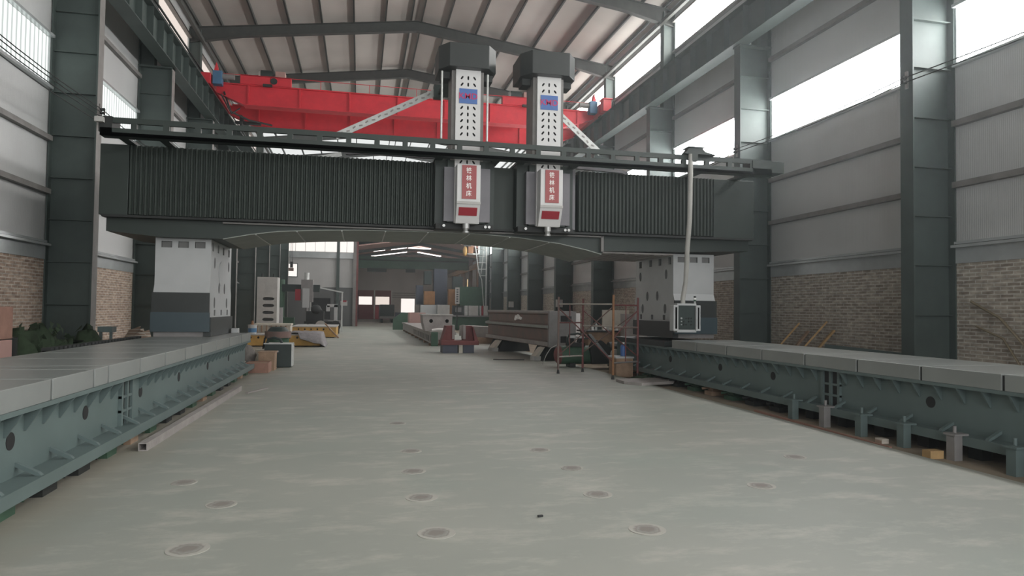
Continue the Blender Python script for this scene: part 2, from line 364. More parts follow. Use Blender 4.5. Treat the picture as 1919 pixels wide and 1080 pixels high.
# roof
def zr(x): return EAVE+(RIDGE-EAVE)*(1-abs(x-XM)/(XR-XM))
for nm, y0, y1, mt in (('ceiling', YA, CY[6], 'roof'), ('ceiling_skylight', CY[6], YB, 'sky_roof')):
    for x0, x1 in ((XL, XM), (XM, XR)):
        b = B(); b.prism([(x0, zr(x0)), (x1, zr(x1)), (x1, zr(x1)+.12), (x0, zr(x0)+.12)], 'Y', y0, y1); struct(nm, b, mt)
px = [XM-.22, XM+.22]+[XM+s*(1.28*k) for s in (-1, 1) for k in range(1, 7)]+[XL+.35, XR-.35]
for x in px:
    b = B(); z = zr(x); b.box(x-.01, x+.01, YA, YB, z-.17, z).box(x-.05, x+.01, YA, YB, z-.17, z-.155); struct('purlin', b, 'rafter')
for y in CY:
    for s in (-1, 1):
        x1 = XL if s < 0 else XR; b = B()
        def pr(t, dz): x = XM+(x1-XM)*t; return (x, zr(x)-.17+dz)
        deep = lambda t: -.44-.18*max(0, (t-.78)/.22)
        top = [pr(t, 0) for t in (0, 1)]; bot = [pr(t, deep(t)) for t in (1, .78, 0)]
        b.prism(top+bot, 'Y', y+.13, y+.15)
        b.prism([pr(0, 0), pr(1, 0), pr(1, -.02), pr(0, -.02)], 'Y', y+.03, y+.25)
        for t0, t1 in ((0, .78), (.78, 1)):
            b.prism([pr(t0, deep(t0)+.02), pr(t1, deep(t1)+.02), pr(t1, deep(t1)), pr(t0, deep(t0))], 'Y', y+.03, y+.25)
        struct('rafter', b, 'rafter')
# eave struts and small wind-brace rods seen under the right eave
for xs in (XL+.5, XR-.5):
    struct('trim_%d' % (30 if xs < 0 else 31), B().box(xs-.06, xs+.06, YA, YB, 12.0, 12.14), 'rafter')
# end walls
b = B(); b.box(XL, XR, YA-.1, YA, 0, 12.8); struct('wall_rear', b, 'panel_x')
b = B(); b.box(XL, -.45, YB, YB+.1, 3.28, 6.3); b.box(XL, -.45, YB, YB+.1, 7.62, 12.8); b.box(-.45, XR, YB, YB+.1, 7.75, 12.8); struct('wall_back', b, 'panel_x')
struct('wall_back_dado', B().box(XL, -.45, YB-.05, YB+.1, 0, 3.28), 'dado')
w = struct('window_%d' % wn, B().box(XL, -.5, YB+.03, YB+.05, 6.3, 7.62), 'sky_end'); wn += 1
fr = B()
for x in (-6.2, -5.4, -4.6, -3.8, -3.0, -1.2): fr.box(x, x+.03, YB-.01, YB+.02, 6.3, 7.62)
obj('window_frame', fr, 'flash', w)
w = struct('window_%d' % wn, B().box(-5.9, -5.22, YB-.03, YB-.01, 4.15, 5.2), 'sky_end'); wn += 1
b = B(); b.box(-5.96, -5.16, YB-.07, YB-.03, 5.2, 5.26).box(-5.96, -5.9, YB-.07, YB-.03, 4.15, 5.2).box(-5.22, -5.16, YB-.07, YB-.03, 4.15, 5.2).box(-5.96, -5.16, YB-.07, YB-.03, 4.09, 4.15)
obj('window_frame', b, 'steel', w)
struct('trim_40', B().box(XL, -.4, YB-.16, YB, 5.75, 6.25), 'flash')
struct('trim_41', B().box(-2.0, -1.75, YB-.25, YB-.02, 0, 7.7), 'steel')
struct('trim_42', B().box(-.62, -.36, YB-.3, YB+.1, 0, 8.0), 'steel_l')
struct('trim_43', B().box(-.36, -.2, YB-.25, YB+.1, 0, 8.0), 'rust')

# ================================================================== FAR HALL beyond the opening
FX0, FX1, FM = -.3, 12.0, 5.6
struct('wall_far_left', B().box(FX0-.2, FX0, YB+.1, YF, 0, 6.75), 'panel')
b = B(); b.box(FX1, FX1+.2, YB, YF, 0, 2.6); b.box(FX1, FX1+.2, YB, YF, 5.0, 6.75); struct('wall_far_right', b, 'panel')
for k in range(6):
    y = YB+1+k*3.4
    w = struct('window_%d' % wn, B().box(FX1, FX1+.2, y+.2, y+3.2, 2.6, 5.0), 'amberpane' if k % 2 == 0 else 'panel'); wn += 1
b = B(); b.box(FX0, FX1, YF, YF+.15, 3.65, 7.7); b.box(6.6, FX1, YF, YF+.15, 0, 3.65); struct('wall_far', b, 'panel_x')
def zf(x): return 6.8+.95*(1-abs(x-FM)/(FX1-FM))
for x0, x1 in ((FX0-.2, FM), (FM, FX1+.2)):
    b = B(); b.prism([(x0, zf(x0)), (x1, zf(x1)), (x1, zf(x1)+.1), (x0, zf(x0)+.1)], 'Y', YB+.1, YF+.1); struct('ceiling_far', b, 'foam')
for y in (64.5, 70.0, 75.5):
    for x0, x1 in ((FX0, FM), (FM, FX1)):
        b = B(); b.prism([(x0, zf(x0)), (x1, zf(x1)), (x1, zf(x1)-.25), (x0, zf(x0)-.25)], 'Y', y, y+.15); struct('rafter', b, 'rafter')
for x0, x1, y in ((1.2, 2.3, 67), (2.9, 4.4, 67.5), (4.6, 6.8, 68), (1.0, 4.8, 73.5), (6.0, 8.5, 74)):
    b = B(); b.prism([(x0, zf(x0)-.03), (x1, zf(x1)-.03), (x1, zf(x1)-.01), (x0, zf(x0)-.01)], 'Y', y, y+.9); w = struct('window_%d' % wn, b, 'sky_far'); wn += 1
# maroon sliding doors with windows, and the roller-shutter opening
for i, (x0, x1) in enumerate(((-.2, 1.58), (1.72, 3.58))):
    w0, w1, z0, z1 = x0+.05, x1-.2, 1.95, 2.9
    b = B(); b.box(x0, x1, YF-.02, YF+.1, .25, z0).box(x0, x1, YF-.02, YF+.1, z1, 3.65).box(x0, w0, YF-.02, YF+.1, z0, z1).box(w1, x1, YF-.02, YF+.1, z0, z1)
    d = struct('door_%d' % (i+1), b, 'doorred'); obj('door_window', B().box(w0, w1, YF+.03, YF+.05, z0, z1), 'sky_end' if i == 0 else 'sky_lu', d)
    struct('trim_%d' % (50+i), B().box(x1, x1+.12, YF-.06, YF+.1, .1, 3.65), 'galv')
b = B(); b.box(3.7, 4.75, YF-.04, YF+.1, 0, 3.65); b.box(4.75, 6.6, YF-.04, YF+.1, 2.72, 3.65); b.box(6.35, 6.6, YF-.04, YF+.1, 0, 2.72); d = struct('door_3', b, 'lgrey')
b = B()
for z in (2.8, 3.05, 3.3): b.box(3.7, 6.6, YF-.08, YF-.04, z, z+.12)
obj('shutter_slat', b, 'grey', d)
w = struct('window_%d' % wn, B().box(3.5, 7.0, YF+1.5, YF+1.55, 0, 3.4), 'sky_end'); wn += 1

# ================================================================== sky and an added rear fill light
wd = bpy.data.worlds.new('overcast'); SC.world = wd; wd.use_nodes = True
bg = wd.node_tree.nodes['Background']; bg.inputs['Color'].default_value = (.93, .97, 1, 1); bg.inputs['Strength'].default_value = 1.0
def area(name, loc, rot, sx, sy, power, col=(1, 1, 1)):
    l = bpy.data.lights.new(name, 'AREA'); l.shape = 'RECTANGLE'; l.size = sx; l.size_y = sy; l.energy = power; l.color = col
    o = bpy.data.objects.new(name, l); COL.objects.link(o); o.location = loc; o.rotation_euler = rot; return o
# unseen fill light added before the closed rear wall, brightens camera-facing sides
area('rear_fill', (XM, YA+.05, 4.5), (-PI/2, 0, PI), 13, 8, 700, (.95, .98, 1))

# ================================================================== FLOOR PATCHES (filled anchor sockets)
for px_, py_, r_ in ((790, 933, .17), (818, 1000, .17), (352, 1030, .17), (1120, 927, .16), (1072, 878, .14), (775, 884, .15), (770, 846, .15), (745, 794, .15), (1213, 993, .17), (1427, 911, .16), (415, 946, .15), (1012, 844, .15), (1490, 857, .15), (345, 905, .14)):
    d = Rv*(px_-959.5)/FPX+Uv*(540-py_)/FPX+Fv; t = -EYE/d.z; x, y = d.x*t, d.y*t
    b = B(); b.disc((x, y, 0), r_*.8, 'Z', .0005, .004, 24); struct('floor_patch', b, 'patch')

# ================================================================== MACHINE BEDS with way covers, gussets and feet
def bed(side, label):
    s = 1 if side == 'R' else -1
    X = lambda x: 2.125+s*(x-2.125)          # mirror about the machine centre line
    def bx(b, x0, x1, *r): a, c = sorted((X(x0), X(x1))); return b.box(a, c, *r)
    y0, y1 = 1.5, (17.7 if s > 0 else 17.3)
    rt = root('machine_bed', label, 'machine bed', (X(7.6), (y0+y1)/2, 0), 'long green machine beds on the floor')
    b = B(); bx(b, 6.9, 8.1, y0, y1, .2, .76); body = obj('bed_body', b, 'bed', rt, cut=None)
    obj('top_plate', bx(B(), 6.775, 8.3, y0, y1, .745, .785), 'bed', rt)
    b = B(); bx(b, 6.70, 8.4, y0, y1, .20, .225); bx(b, 6.68, 6.70, y0, y1, .125, .23); obj('bottom_flange', b, 'bed', rt)
    # round holes and the bolted joint frame in the side web
    for y in ((3.9, 6.1, 7.6, 9.35, 11.2, 13.2, 15.2) if s < 0 else (5.55, 7.15, 8.85, 10.45, 12.2, 14.4)):
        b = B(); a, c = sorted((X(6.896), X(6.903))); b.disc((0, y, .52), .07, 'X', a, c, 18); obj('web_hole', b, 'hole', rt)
    for yj in ((8.75, 4.2) if s < 0 else (8.95, 4.6)):
        b = B()
        for yy in (yj-.2, yj-.02, yj+.16): bx(b, 6.86, 6.9, yy, yy+.05, .225, .745)
        for z in (.37, .53): bx(b, 6.865, 6.9, yj-.2, yj+.2, z, z+.03)
        j = obj('joint_frame', b, 'bed', rt)
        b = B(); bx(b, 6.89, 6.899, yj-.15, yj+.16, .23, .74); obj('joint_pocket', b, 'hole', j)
    # gussets: wedges under the top plate, low ribs on the bottom flange
    def wedge(y):
        b = B(); b.prism([(X(6.9), .745), (X(6.775), .745), (X(6.885), .565), (X(6.9), .565)], 'Y', y, y+.02); return b
    def rib(y):
        b = B(); b.prism([(X(6.9), .30), (X(6.9), .335), (X(6.735), .25), (X(6.71), .225), (X(6.75), .225)], 'Y', y, y+.045); return b
    first = None; y = y0+.2; n = 0
    while y < y1-.2:
        if not any(abs(y-j) < .22 for j in ((8.75, 4.2) if s < 0 else (8.95, 4.6))):
            if first is None: first = obj('gusset', wedge(y), 'bed', rt); fy = y
            else:
                c = first.copy(); COL.objects.link(c); c.location = first.location+Vector((0, y-fy, 0)); WO[c.name] = WO[first.name]+Vector((0, y-fy, 0))
        y += .33
    first = None; y = y0+.35
    while y < y1-.2:
        if first is None: first = obj('flange_rib', rib(y), 'bed', rt); fy = y
        else: c = first.copy(); COL.objects.link(c); c.location = first.location+Vector((0, y-fy, 0))
        y += .62
    # feet: stub posts near the camera on the right, wedge jacks elsewhere
    y = y0+.6; k = 0
    while y < y1:
        if s > 0 and y < 9.6:
            b = B(); b.box(6.57, 6.678, y-.055, y+.055, -.05, .24).box(6.55, 6.74, y-.08, y+.08, .232, .255).tube((6.66, y+.03, .255), (6.66, y+.03, .33), .02, 8)
            obj('packing_block', B().box(6.9, 7.05, y-.1, y+.08, -.05, .2), 'dark', rt)
            obj('support_foot', b, 'bed' if k % 3 else 'grey', rt)
        else:
            b = B(); zb = -.05 if s > 0 else 0
            bx(b, 6.78, 7.1, y-.14, y+.14, zb, zb+.08); bx(b, 6.84, 7.06, y-.1, y+.1, zb+.08, .17); b.tube((X(6.9), y+.05, zb+.14), (X(6.7), y+.09, zb+.12), .025, 8)
            bx(b, 6.82, 7.0, y-.06, y+.06, .16, .2)
            obj('levelling_jack', b, ('green', 'dark', 'dark', 'green', 'wood')[k % 5], rt)
        y += .74; k += 1
    # way covers, each its own block with an open joint
    seams = [y0, 3.0, 4.2, 5.4, 6.51, 7.45, 7.85, 8.9, 9.97, 11.06, 12.12, 13.3, 14.6, 16.0, y1] if s < 0 else [y0, 2.6, 3.75, 4.9, 6.07, 7.18, 8.29, 9.44, 10.61, 11.77, 12.95, 14.1]
    for i in range(len(seams)-1):
        g = .019
        b = B(); bx(b, 6.78, 8.3, seams[i]+g, seams[i+1]-g, .785, .965); obj('way_cover', b, 'cover', rt, bev=.005)
    b = B(); bx(b, 6.80, 8.28, y0+.02, seams[-1]-.02, .786, .95); obj('way', b, 'dark', rt)
    if s > 0:
        b = B(); bx(b, 6.80, 8.2, 14.5, y1, .785, .9); obj('way', b, 'guard', rt)
    return rt
bed('L', 'sea green machine bed under the left pillar, grey cover blocks split by dark open joints')
bed('R', 'sea green machine bed under the right pillar, on short stub posts along the dirt strip')
# rack-like cable chain lying along the left bed
b = B(); y = 10.6
while y < 14.6:
    b.box(-4.27, -4.15, y, y+.1, .86, .99); y += .15
b.box(-4.25, -4.17, 10.6, 14.6, .86, .95)
tag(obj('cable_chain', b, 'dark'), 'black toothed cable chain lying along the outer edge of the left bed', 'cable chain')
b = B(); b.box(-4.36, -4.07, 1.5, 17.2, .7, .86); 
tag(obj('chain_tray', b, 'bed'), 'narrow green tray along the outer side of the left bed', 'tray')

# ================================================================== GANTRY MILL
GY = 14.6
g = root('gantry_machine', 'huge dark gray gantry milling machine with two white rams spanning both beds', 'gantry machine', (2.125, 15.8, .95))
out = [(-4.87, 4.66), (-4.87, 3.04), (-3.9, 2.955), (-2.72, 2.955)]
arch = [(-2.72, 2.96), (-2.2, 3.07), (-1.67, 3.15), (-.9, 3.205), (0, 3.24), (1.2, 3.255), (2.5, 3.25), (3.4, 3.20), (4.33, 3.10), (5.0, 2.97), (5.34, 2.885)]
out += arch[1:]+[(5.36, 2.95), (7.2, 2.985), (9.05, 3.06), (9.05, 4.66)]
beam = obj('crossbeam', B().prism(out, 'Y', GY+.12, 17.15), 'gantry', g)
b = B()
for i in range(len(arch)-1):
    (xa, za), (xb, zb) = arch[i], arch[i+1]; b.prism([(xa, za), (xb, zb), (xb, zb-.018), (xa, za-.018)], 'Y', GY+.1, 17.18)
obj('arch_plate', b, 'soffit', beam)
b = B()
for x in (-2.1, -1.3, -.4, .5, 1.4, 2.3, 3.2, 4.1):
    z = [za+(zb-za)*(x-xa)/(xb-xa) for (xa, za), (xb, zb) in zip(arch, arch[1:]) if xa <= x <= xb][0]
    b.box(x-.012, x+.012, GY+.12, 17.1, z-.03, z-.015)
obj('weld_seam', b, 'galv', beam)
obj('lower_lip', B().box(-2.72, 5.33, GY+.02, GY+.13, 3.255, 3.285).box(5.30, 5.36, GY+.02, GY+.13, 2.93, 3.285), 'steel_l', beam)
b = B(); b.box(5.4, 7.15, GY+.2, 17.1, 2.915, 2.95)
for k in range(7): b.box(5.5+k*.24, 5.6+k*.24, GY+.3, 17, 2.905, 2.92)
obj('underside_plate', b, 'cast', beam)
# bellows
def pleats(x0, x1, pitch, amp, z0, z1, y):
    b = B(); n = int(round((x1-x0)/pitch)); pr = []
    for k in range(n):
        x = x0+(x1-x0)*k/n; p = (x1-x0)/n
        pr += [(x, y), (x+p*.28, y-amp), (x+p*.55, y-amp), (x+p*.8, y)]
    pr += [(x1, y), (x1, y+.16), (x0, y+.16)]
    return b.prism(pr, 'Z', z0, z1)
obj('bellows_cover', pleats(-4.45, 1.5, .092, .05, 3.36, 4.72, GY), 'bellows', g)
obj('bellows_cover', pleats(4.72, 8.05, .088, .045, 3.37, 4.72, GY), 'bellows', g)
obj('bellows_cover', B().box(2.8, 3.3, GY, GY+.14, 3.34, 4.70), 'bellows', g)
for x0, x1 in ((-4.96, -4.45), (8.05, 9.1)):
    obj('end_cover', B().box(x0, x1, GY-.04, GY+.3, 3.34, 4.72), 'gantry', g, bev=.01)
obj('beam_ledge', B().box(-4.9, 9.08, GY-.06, GY+.14, 3.30, 3.345), 'dark', g)
# pillars
for s in (-1, 1):
    X = lambda x: 2.125+s*(x-2.125)
    xi, xo = 7.25, 8.3; a, c = sorted((X(xi), X(xo)))
    b = B(); y0, y1 = 15.0, 17.25
    b.prism([(y0, 2.97), (y0, 2.02), (y0-.07, 1.86), (y0-.07, 1.3), (y1+.07, 1.3), (y1+.07, 1.86), (y1, 2.02), (y1, 2.97)], 'X', a, c)
    cut = B(); w = c-a
    for k in (.2, .5, .8): cut.box(a+w*k-.1, a+w*k+.1, y0-.2, y0+.06, 2.77, 2.9)
    xs = X(xi); x0, x1 = sorted((xs-.09*s, xs+.09*s))
    def oval(y, z, ry, rz): cut.prism([(y+ry*math.cos(t*PI/8), z+rz*math.sin(t*PI/8)) for t in range(16)], 'X', x0, x1)
    for k in (.2, .75, 1.3, 1.95): cut.box(x0, x1, y0+k-.08, y0+k+.08, 2.73, 2.9)
    for k, z in ((.4, 2.5), (1.95, 2.5), (.9, 1.98), (1.5, 1.98), (.45, 1.66), (1.8, 1.66)): oval(y0+k, z, .075, .12)
    for k in (.5, 1.2, 1.9): cut.box(x0, x1, y0+k-.07, y0+k+.07, 1.39, 1.51)
    p = obj('pillar', b, 'white', g, cut=cut, cutmat='pocket')
    if s < 0:
        bb = B(); bb.disc((0, 16.1, 2.3), .27, 'X', xs-.005, xs+.012, 28); obj('round_cover', bb, 'white', p)
    e = .015; yl = y0-.09
    f0 = 1.86
    obj('guard_panel', B().box(a-e, c+e, yl-.03, yl+.02, 1.46, f0), 'guard', p)
    obj('guard_panel', B().box(a-e-.01, c+e+.01, yl-.045, yl+.02, 1.07, 1.46), 'guard2', p)
    x0, x1 = sorted((X(xi)-.045*s, X(xi)+.1*s))
    obj('side_guard', B().box(x0, x1, yl+.021, y1+.08, .97, 1.36), 'guard', p)
    obj('pillar_foot', B().box(a+.02, c-.02, yl+.03, y1+.06, .966, 1.3), 'grey', p)
# saddles, rams and spindle boxes
SLOT = {}
for idx, xc in ((0, 2.13), (1, 3.885)):
    obj('saddle', B().box(xc-.64, xc+.62, 14.28, GY+.1, 3.37, 4.78).box(xc-.40, xc+.40, 14.12, 14.3, 3.4, 4.7), 'gantry', g)
    obj('saddle_plate', B().box(xc-.47, xc-.26, 14.1, 14.29, 3.42, 4.55), 'sadl', g)
    obj('saddle_plate', B().box(xc+.25, xc+.50, 14.1, 14.29, 3.42, 4.55), 'sadl', g)
    b = B(); b.box(xc-.62, xc+.6, 14.2, GY+.1, 3.27, 3.38)
    sk = obj('saddle_skirt', b, 'dark', g)
    for x in (xc-.46, xc+.42, xc+.5):
        b = B(); b.tube((x, 14.14, 3.33), (x, 14.2, 3.33), .03, 10); obj('bolt', b, 'chrome', sk)
    rb = B(); rb.box(xc-.34, xc+.34, 14.12, 14.7, 4.7, 6.75); ram = obj('ram', rb, 'steel_l', g)
    front = B(); front.box(xc-.262, xc+.262, 14.04, 14.12, 3.38, 6.62)
    cut = B(); slots = [6.43, 6.29]+[5.80-.139*k for k in range(5)]+[4.66]
    for z in slots:
        for dx, an in ((-.13, -.65), (0, 0), (.135, .65)):
            u = Vector((math.sin(-an), math.cos(an))); v = Vector((u.y, -u.x)); c0 = Vector((xc+dx-.005, z)); L, W = .042, .018
            pts = [c0+u*L*.6+v*W, c0+u*L+v*W*.3, c0+u*L-v*W*.3, c0+u*L*.6-v*W, c0-u*L*.6-v*W, c0-u*L-v*W*.3, c0-u*L+v*W*.3, c0-u*L*.6+v*W]
            cut.prism([(q.x, q.y) for q in pts], 'Y', 13.9, 14.09)
    obj('front_plate', front, 'rwhite', ram, cut=cut)
    cap = B(); cap.prism([(xc-.42, 13.86), (xc+.40, 13.86), (xc+.60, 14.15), (xc+.60, 14.9), (xc-.62, 14.9), (xc-.62, 14.15)], 'Z', 6.6, 7.1)
    obj('ram_cap', cap, 'guard', ram, bev=.01)
    for xk in (xc-.55, xc+.37): obj('cap_bracket', B().box(xk, xk+.18, 14.25, 14.6, 6.46, 6.6), 'dark', ram)
    # spindle box
    xa, xb = xc-.25, xc+.235
    prof = [(13.74, 4.55), (13.74, 3.75), (13.93, 3.36), (14.04, 3.36), (14.04, 4.55)]
    sb = obj('spindle_box', B().prism(prof, 'X', xa, xb), 'rwhite', g, bev=.008)
    b = B(); b.box(xa-.004, xb+.004, 13.728, 13.75, 3.74, 3.79); obj('edge_strip', b, 'lgrey', sb)
    b = B(); b.tube((xc-.02, 13.98, 3.36), (xc-.02, 13.98, 3.26), .075, 16).tube((xc-.02, 13.98, 3.26), (xc-.02, 13.98, 3.2), .055, 16, .045).tube((xc-.02, 13.98, 3.2), (xc-.02, 13.98, 3.17), .07, 16); obj('spindle_nose', b, 'chrome', sb)
    ns = obj('name_sign', B().box(xc-.15, xc+.145, 13.722, 13.74, 3.84, 4.53), 'signred', g)
    for k, ch in enumerate('铁林机床'):
        text('lettering', ch, .125, 'char', ns, (xc-.01, 13.719, 4.415-.157*k), sx=.92)
    # red plate on the slanted face
    dn = Vector((0, .19, -.39)).normalized(); nn = Vector((0, -dn.z, dn.y)); nn = -nn if nn.y > 0 else nn
    c0 = Vector((xc-.01, 13.74, 3.75)); b = B(); q = []
    for t0 in (.085, .26):
        for x in (-.19, .19): q.append(c0+dn*t0+nn*.012+Vector((x, 0, 0)))
    q2 = [p-nn*.012 for p in q]
    b.add(q+q2, [(0, 1, 3, 2), (4, 6, 7, 5), (0, 4, 5, 1), (2, 3, 7, 6), (0, 2, 6, 4), (1, 5, 7, 3)]); obj('red_plate', b, 'signred2', sb)
    ls = obj('logo_sign', B().box(xc-.19, xc+.19, 14.026, 14.04, 5.89, 6.20), 'blue', g)
    text('lettering', 'KMD', .175, 'pink', ls, (xc-.005, 14.024, 6.04), sx=1.05)
# balance rods of the first ram
for x in (1.57, 2.53):
    b = B(); b.tube((x, 14.0, 5.0), (x, 14.0, 6.52), .022, 10); r_ = obj('balance_rod', b, 'galv', g)
    obj('rod_foot', B().tube((x, 14.0, 4.99), (x, 14.0, 5.1), .05, 10), 'dark', r_)
# perforated braces up to the ram tops
for p, q in (((-.62, 16.0, 5.5), (1.75, 16.0, 6.76)), ((4.45, 16.0, 6.6), (5.75, 16.0, 5.5))):
    p, q = Vector(p), Vector(q); b = B(); b.bar(p, q, .03, .15)
    d = (q-p).normalized(); nrm = Vector((-d.z, 0, d.x)); b.bar(p+nrm*.07+Vector((0, .06, 0)), q+nrm*.07+Vector((0, .06, 0)), .12, .02)
    br = obj('brace', b, 'galv', g)
    n = int((q-p).length/.16)
    for k in range(1, n):
        c0 = p+d*(k*.16); hb = B(); hb.bar(c0-d*.045+Vector((0, -.02, 0)), c0+d*.03+Vector((0, -.02, 0))+nrm*(.02 if k % 2 else -.02), .012, .03); obj('brace_slot', hb, 'cast', br)
obj('brace_bracket', B().box(1.6, 1.82, 15.9, 16.1, 6.55, 6.85).box(1.7, 1.95, 14.7, 16.1, 6.62, 6.68), 'steel', g)
# light bars above the bellows
b = B(); b.prism([(-.34, 4.77), (-.26, 4.83), (-.1, 4.865), (1.62, 4.85), (1.62, 4.77), (1.54, 4.77), (1.54, 4.79), (-.05, 4.80), (-.26, 4.765)], 'Y', 14.46, 14.56)
b.box(1.50, 1.60, 14.46, 14.56, 3.36, 4.8); obj('bellows_frame', b, 'sadl', g)
b = B(); b.prism([(4.54, 4.82), (5.75, 4.77), (5.9, 4.72), (5.8, 4.68), (5.72, 4.71), (4.54, 4.76)], 'Y', 14.46, 14.56)
b.box(4.54, 4.62, 14.46, 14.56, 3.38, 4.8); obj('bellows_frame', b, 'sadl', g)
b = B(); b.bar((-1.05, 15.2, 4.78), (-.45, 15.2, 4.92), .05, .09); obj('bracket_arm', b, 'galv', g)
# ladder-like cable tray in front of the rams
TX0, TX1 = -4.64, 8.92
b = B()
b.box(TX0, TX1, 13.58, 13.64, 4.90, 5.0)
b.box(TX0, TX1, 13.56, 13.80, 4.66, 4.72)
for y in (13.56, 13.75): b.box(TX0, TX1, y, y+.06, 4.66, 4.80)
tray = obj('cable_tray', b, 'gantry', g)
x = TX0+.55; first = None
while x < TX1-.2:
    if first is None: first = obj('tray_post', B().box(x-.05, x+.05, 13.58, 13.66, 4.8, 4.9), 'gantry', tray); fx = x
    else: c = first.copy(); COL.objects.link(c); c.location = first.location+Vector((x-fx, 0, 0))
    x += .545
for x in (-4.4, -3.7, 1.55, 2.75, 3.3, 4.5, 7.4, 8.6):
    obj('tray_arm', B().box(x-.08, x+.08, 13.78, 15.2, 4.722, 4.77), 'gantry', tray)
obj('tray_end', B().box(TX0-.02, TX0+.2, 13.56, 13.98, 4.72, 5.01), 'dark', tray)
obj('tray_end', B().box(8.45, TX1+.3, 13.56, 13.98, 4.72, 4.97), 'gantry', tray)
obj('junction_box', B().box(TX0-.06, TX0+.08, 13.46, 13.56, 4.88, 4.97), 'lgrey', g)
# control pendant hung from the tray
cp = root('control_pendant', 'white framed control panel hanging on a grey hose in front of the right pillar', 'control panel', (7.05, 14.0, 5.15))
b = B(); b.prism([(6.75, 5.0), (6.86, 5.13), (7.16, 5.13), (7.24, 5.06), (7.5, 5.001)], 'Y', 13.44, 13.64); b.box(6.9, 7.06, 13.44, 13.56, 4.85, 5.001); obj('hanger', b, 'gantry', cp)
obj('hanger_plate', B().box(6.82, 7.2, 13.4, 13.7, 5.13, 5.15), 'steel', cp)
hp = [(6.91, 13.49, 5.0), (6.91, 13.49, 4.5), (6.95, 13.6, 3.6), (6.98, 13.76, 3.0), (7.045, 13.92, 2.6), (7.05, 13.97, 2.25), (7.0, 14.0, 1.9), (7.0, 14.0, 1.78)]
obj('hose', B().path(hp, .052, 12), 'hose', cp)
ho = obj('housing', B().box(6.86, 7.26, 13.95, 14.12, 1.17, 1.76), 'guard', cp)
for z0, z1 in ((1.735, 1.78), (1.14, 1.20)): obj('frame_bar', B().box(6.83, 7.29, 13.93, 14.1, z0, z1), 'white', ho)
for xa, xb in ((6.73, 6.85), (7.27, 7.38)):
    obj('side_handle', B().box(xa, xb, 13.9, 14.1, 1.17, 1.74), 'white', cp, bev=.01, cut=B().box(xa+.045, xb-.035, 13.8, 14.2, 1.22, 1.69))
obj('front_panel', B().box(6.87, 7.25, 13.935, 13.95, 1.21, 1.73), 'grnbox', ho)
for i in range(5):
    for j in range(3):
        if (i*3+j) % 4 == 3: continue
        x = 6.93+i*.06; z = 1.45-j*.07
        b = B(); b.tube((x, 13.936, z), (x, 13.915, z), .014 if (i+j) % 3 else .02, 10); obj('knob', b, 'white' if i == 0 else 'dark', ho)
b = B(); b.tube((7.3, 14.02, 1.78), (7.3, 14.02, 1.83), .022, 10); lp = obj('signal_lamp', b, 'white', cp)
for k, mt in enumerate(('green', 'char', 'dark')): obj('lens', B().tube((7.3, 14.02, 1.83+k*.04), (7.3, 14.02, 1.868+k*.04), .028, 12), mt, lp)

# ================================================================== WIRES along the columns and their insulators
for sd, xw, zs, col_ in (('left', -5.72, (5.98, 5.90, 5.80, 5.66), (16.75,)), ('right', 9.97, (6.08, 5.99), (10.78, 16.75))):
    names = ('topmost', 'second from top', 'third from top', 'lowest') if sd == 'left' else ('upper', 'lower')
    for z, nm in zip(zs, names):
        pts = []; y = 2.0
        while y < 29:
            f = ((y-10.78) % 5.97)/5.97; pts.append((xw, y, z-.09*4*f*(1-f))); y += 5.97/6
        tag(obj('power_cable', B().path(pts, .011, 5), 'dark'), '%s of the thin black wires strung along the %s columns at window height' % (nm, sd), 'wire')
    for y in col_:
        b = B(); s = 1 if sd == 'left' else -1; xf = -5.8 if sd == 'left' else 10.05
        x0, x1 = sorted((xf, xf+s*.03)); b.box(x0, x1, y+.1, y+.16, min(zs)-.12, max(zs)+.12)
        r = obj('insulator_bracket', b, 'steel_l')
        tag(r, 'bracket with wire insulators on the %s' % ('nearest left column' if sd == 'left' else ('nearest right column' if y < 12 else 'right column beside the gantry end')), 'insulator bracket')
        for z in zs: obj('insulator', B().tube((xf+s*.03, y+.13, z), (xf+s*.12, y+.13, z), .035, 10), 'dark', r)
# conductor bars above the left runway beam
r = root('conductor_rail', 'set of thin parallel conductor bars along the left crane runway', 'conductor rail', (-6.22, 25, 10.0))
for z in (10.3, 10.46, 10.62, 10.78): obj('conductor_bar', B().box(-6.24, -6.19, YA+1, 46, z, z+.05), 'dark', r)
for k in range(12): obj('bar_bracket', B().box(-6.26, -6.235, 3+k*3.0, 3.05+k*3.0, 9.91, 10.85), 'steel', r)

# ================================================================== OVERHEAD CRANE
c = root('bridge_crane', 'red double girder overhead crane spanning the hall above the gantry', 'crane', (2.1, 29.6, 9.4))
def girder(y, z0, z1, xa, xb, tl):
    b = B(); pr = [(xa, z1), (xb, z1), (xb, z0+tl), (xb-1.4, z0), (xa+1.0, z0), (xa, z0+tl*.9)]
    b.prism(pr, 'Y', y, y+.32)
    gd = obj('girder', b, 'red', c)
    obj('flange', B().box(xa+.1, xb-.1, y-.1, y+.42, z1, z1+.04), 'red', gd)
    obj('flange', B().box(xa+1.0, xb-1.4, y-.12, y+.44, z0-.04, z0), 'red', gd)
    for x in [xa+1.15+1.93*k for k in range(8)]:
        if x < xb-.3: obj('stiffener', B().box(x, x+.06, y-.07, y, z0+.02, z1), 'red', gd)
    return gd
girder(28.2, 9.5, 10.24, -5.6, 9.8, .45)
girder(31.0, 9.36, 10.2, -5.6, 9.8, .5)
for xc in (-5.9, 10.1):
    b = B(); b.box(xc-.18, xc+.18, 27.7, 32.0, 10.08, 10.5); et = obj('end_truck', b, 'red', c, bev=.02)
    for y in (28.1, 31.6): obj('wheel', B().disc((xc, y, 10.17), .17, 'X', xc-.06, xc+.06, 20), 'dark', et)
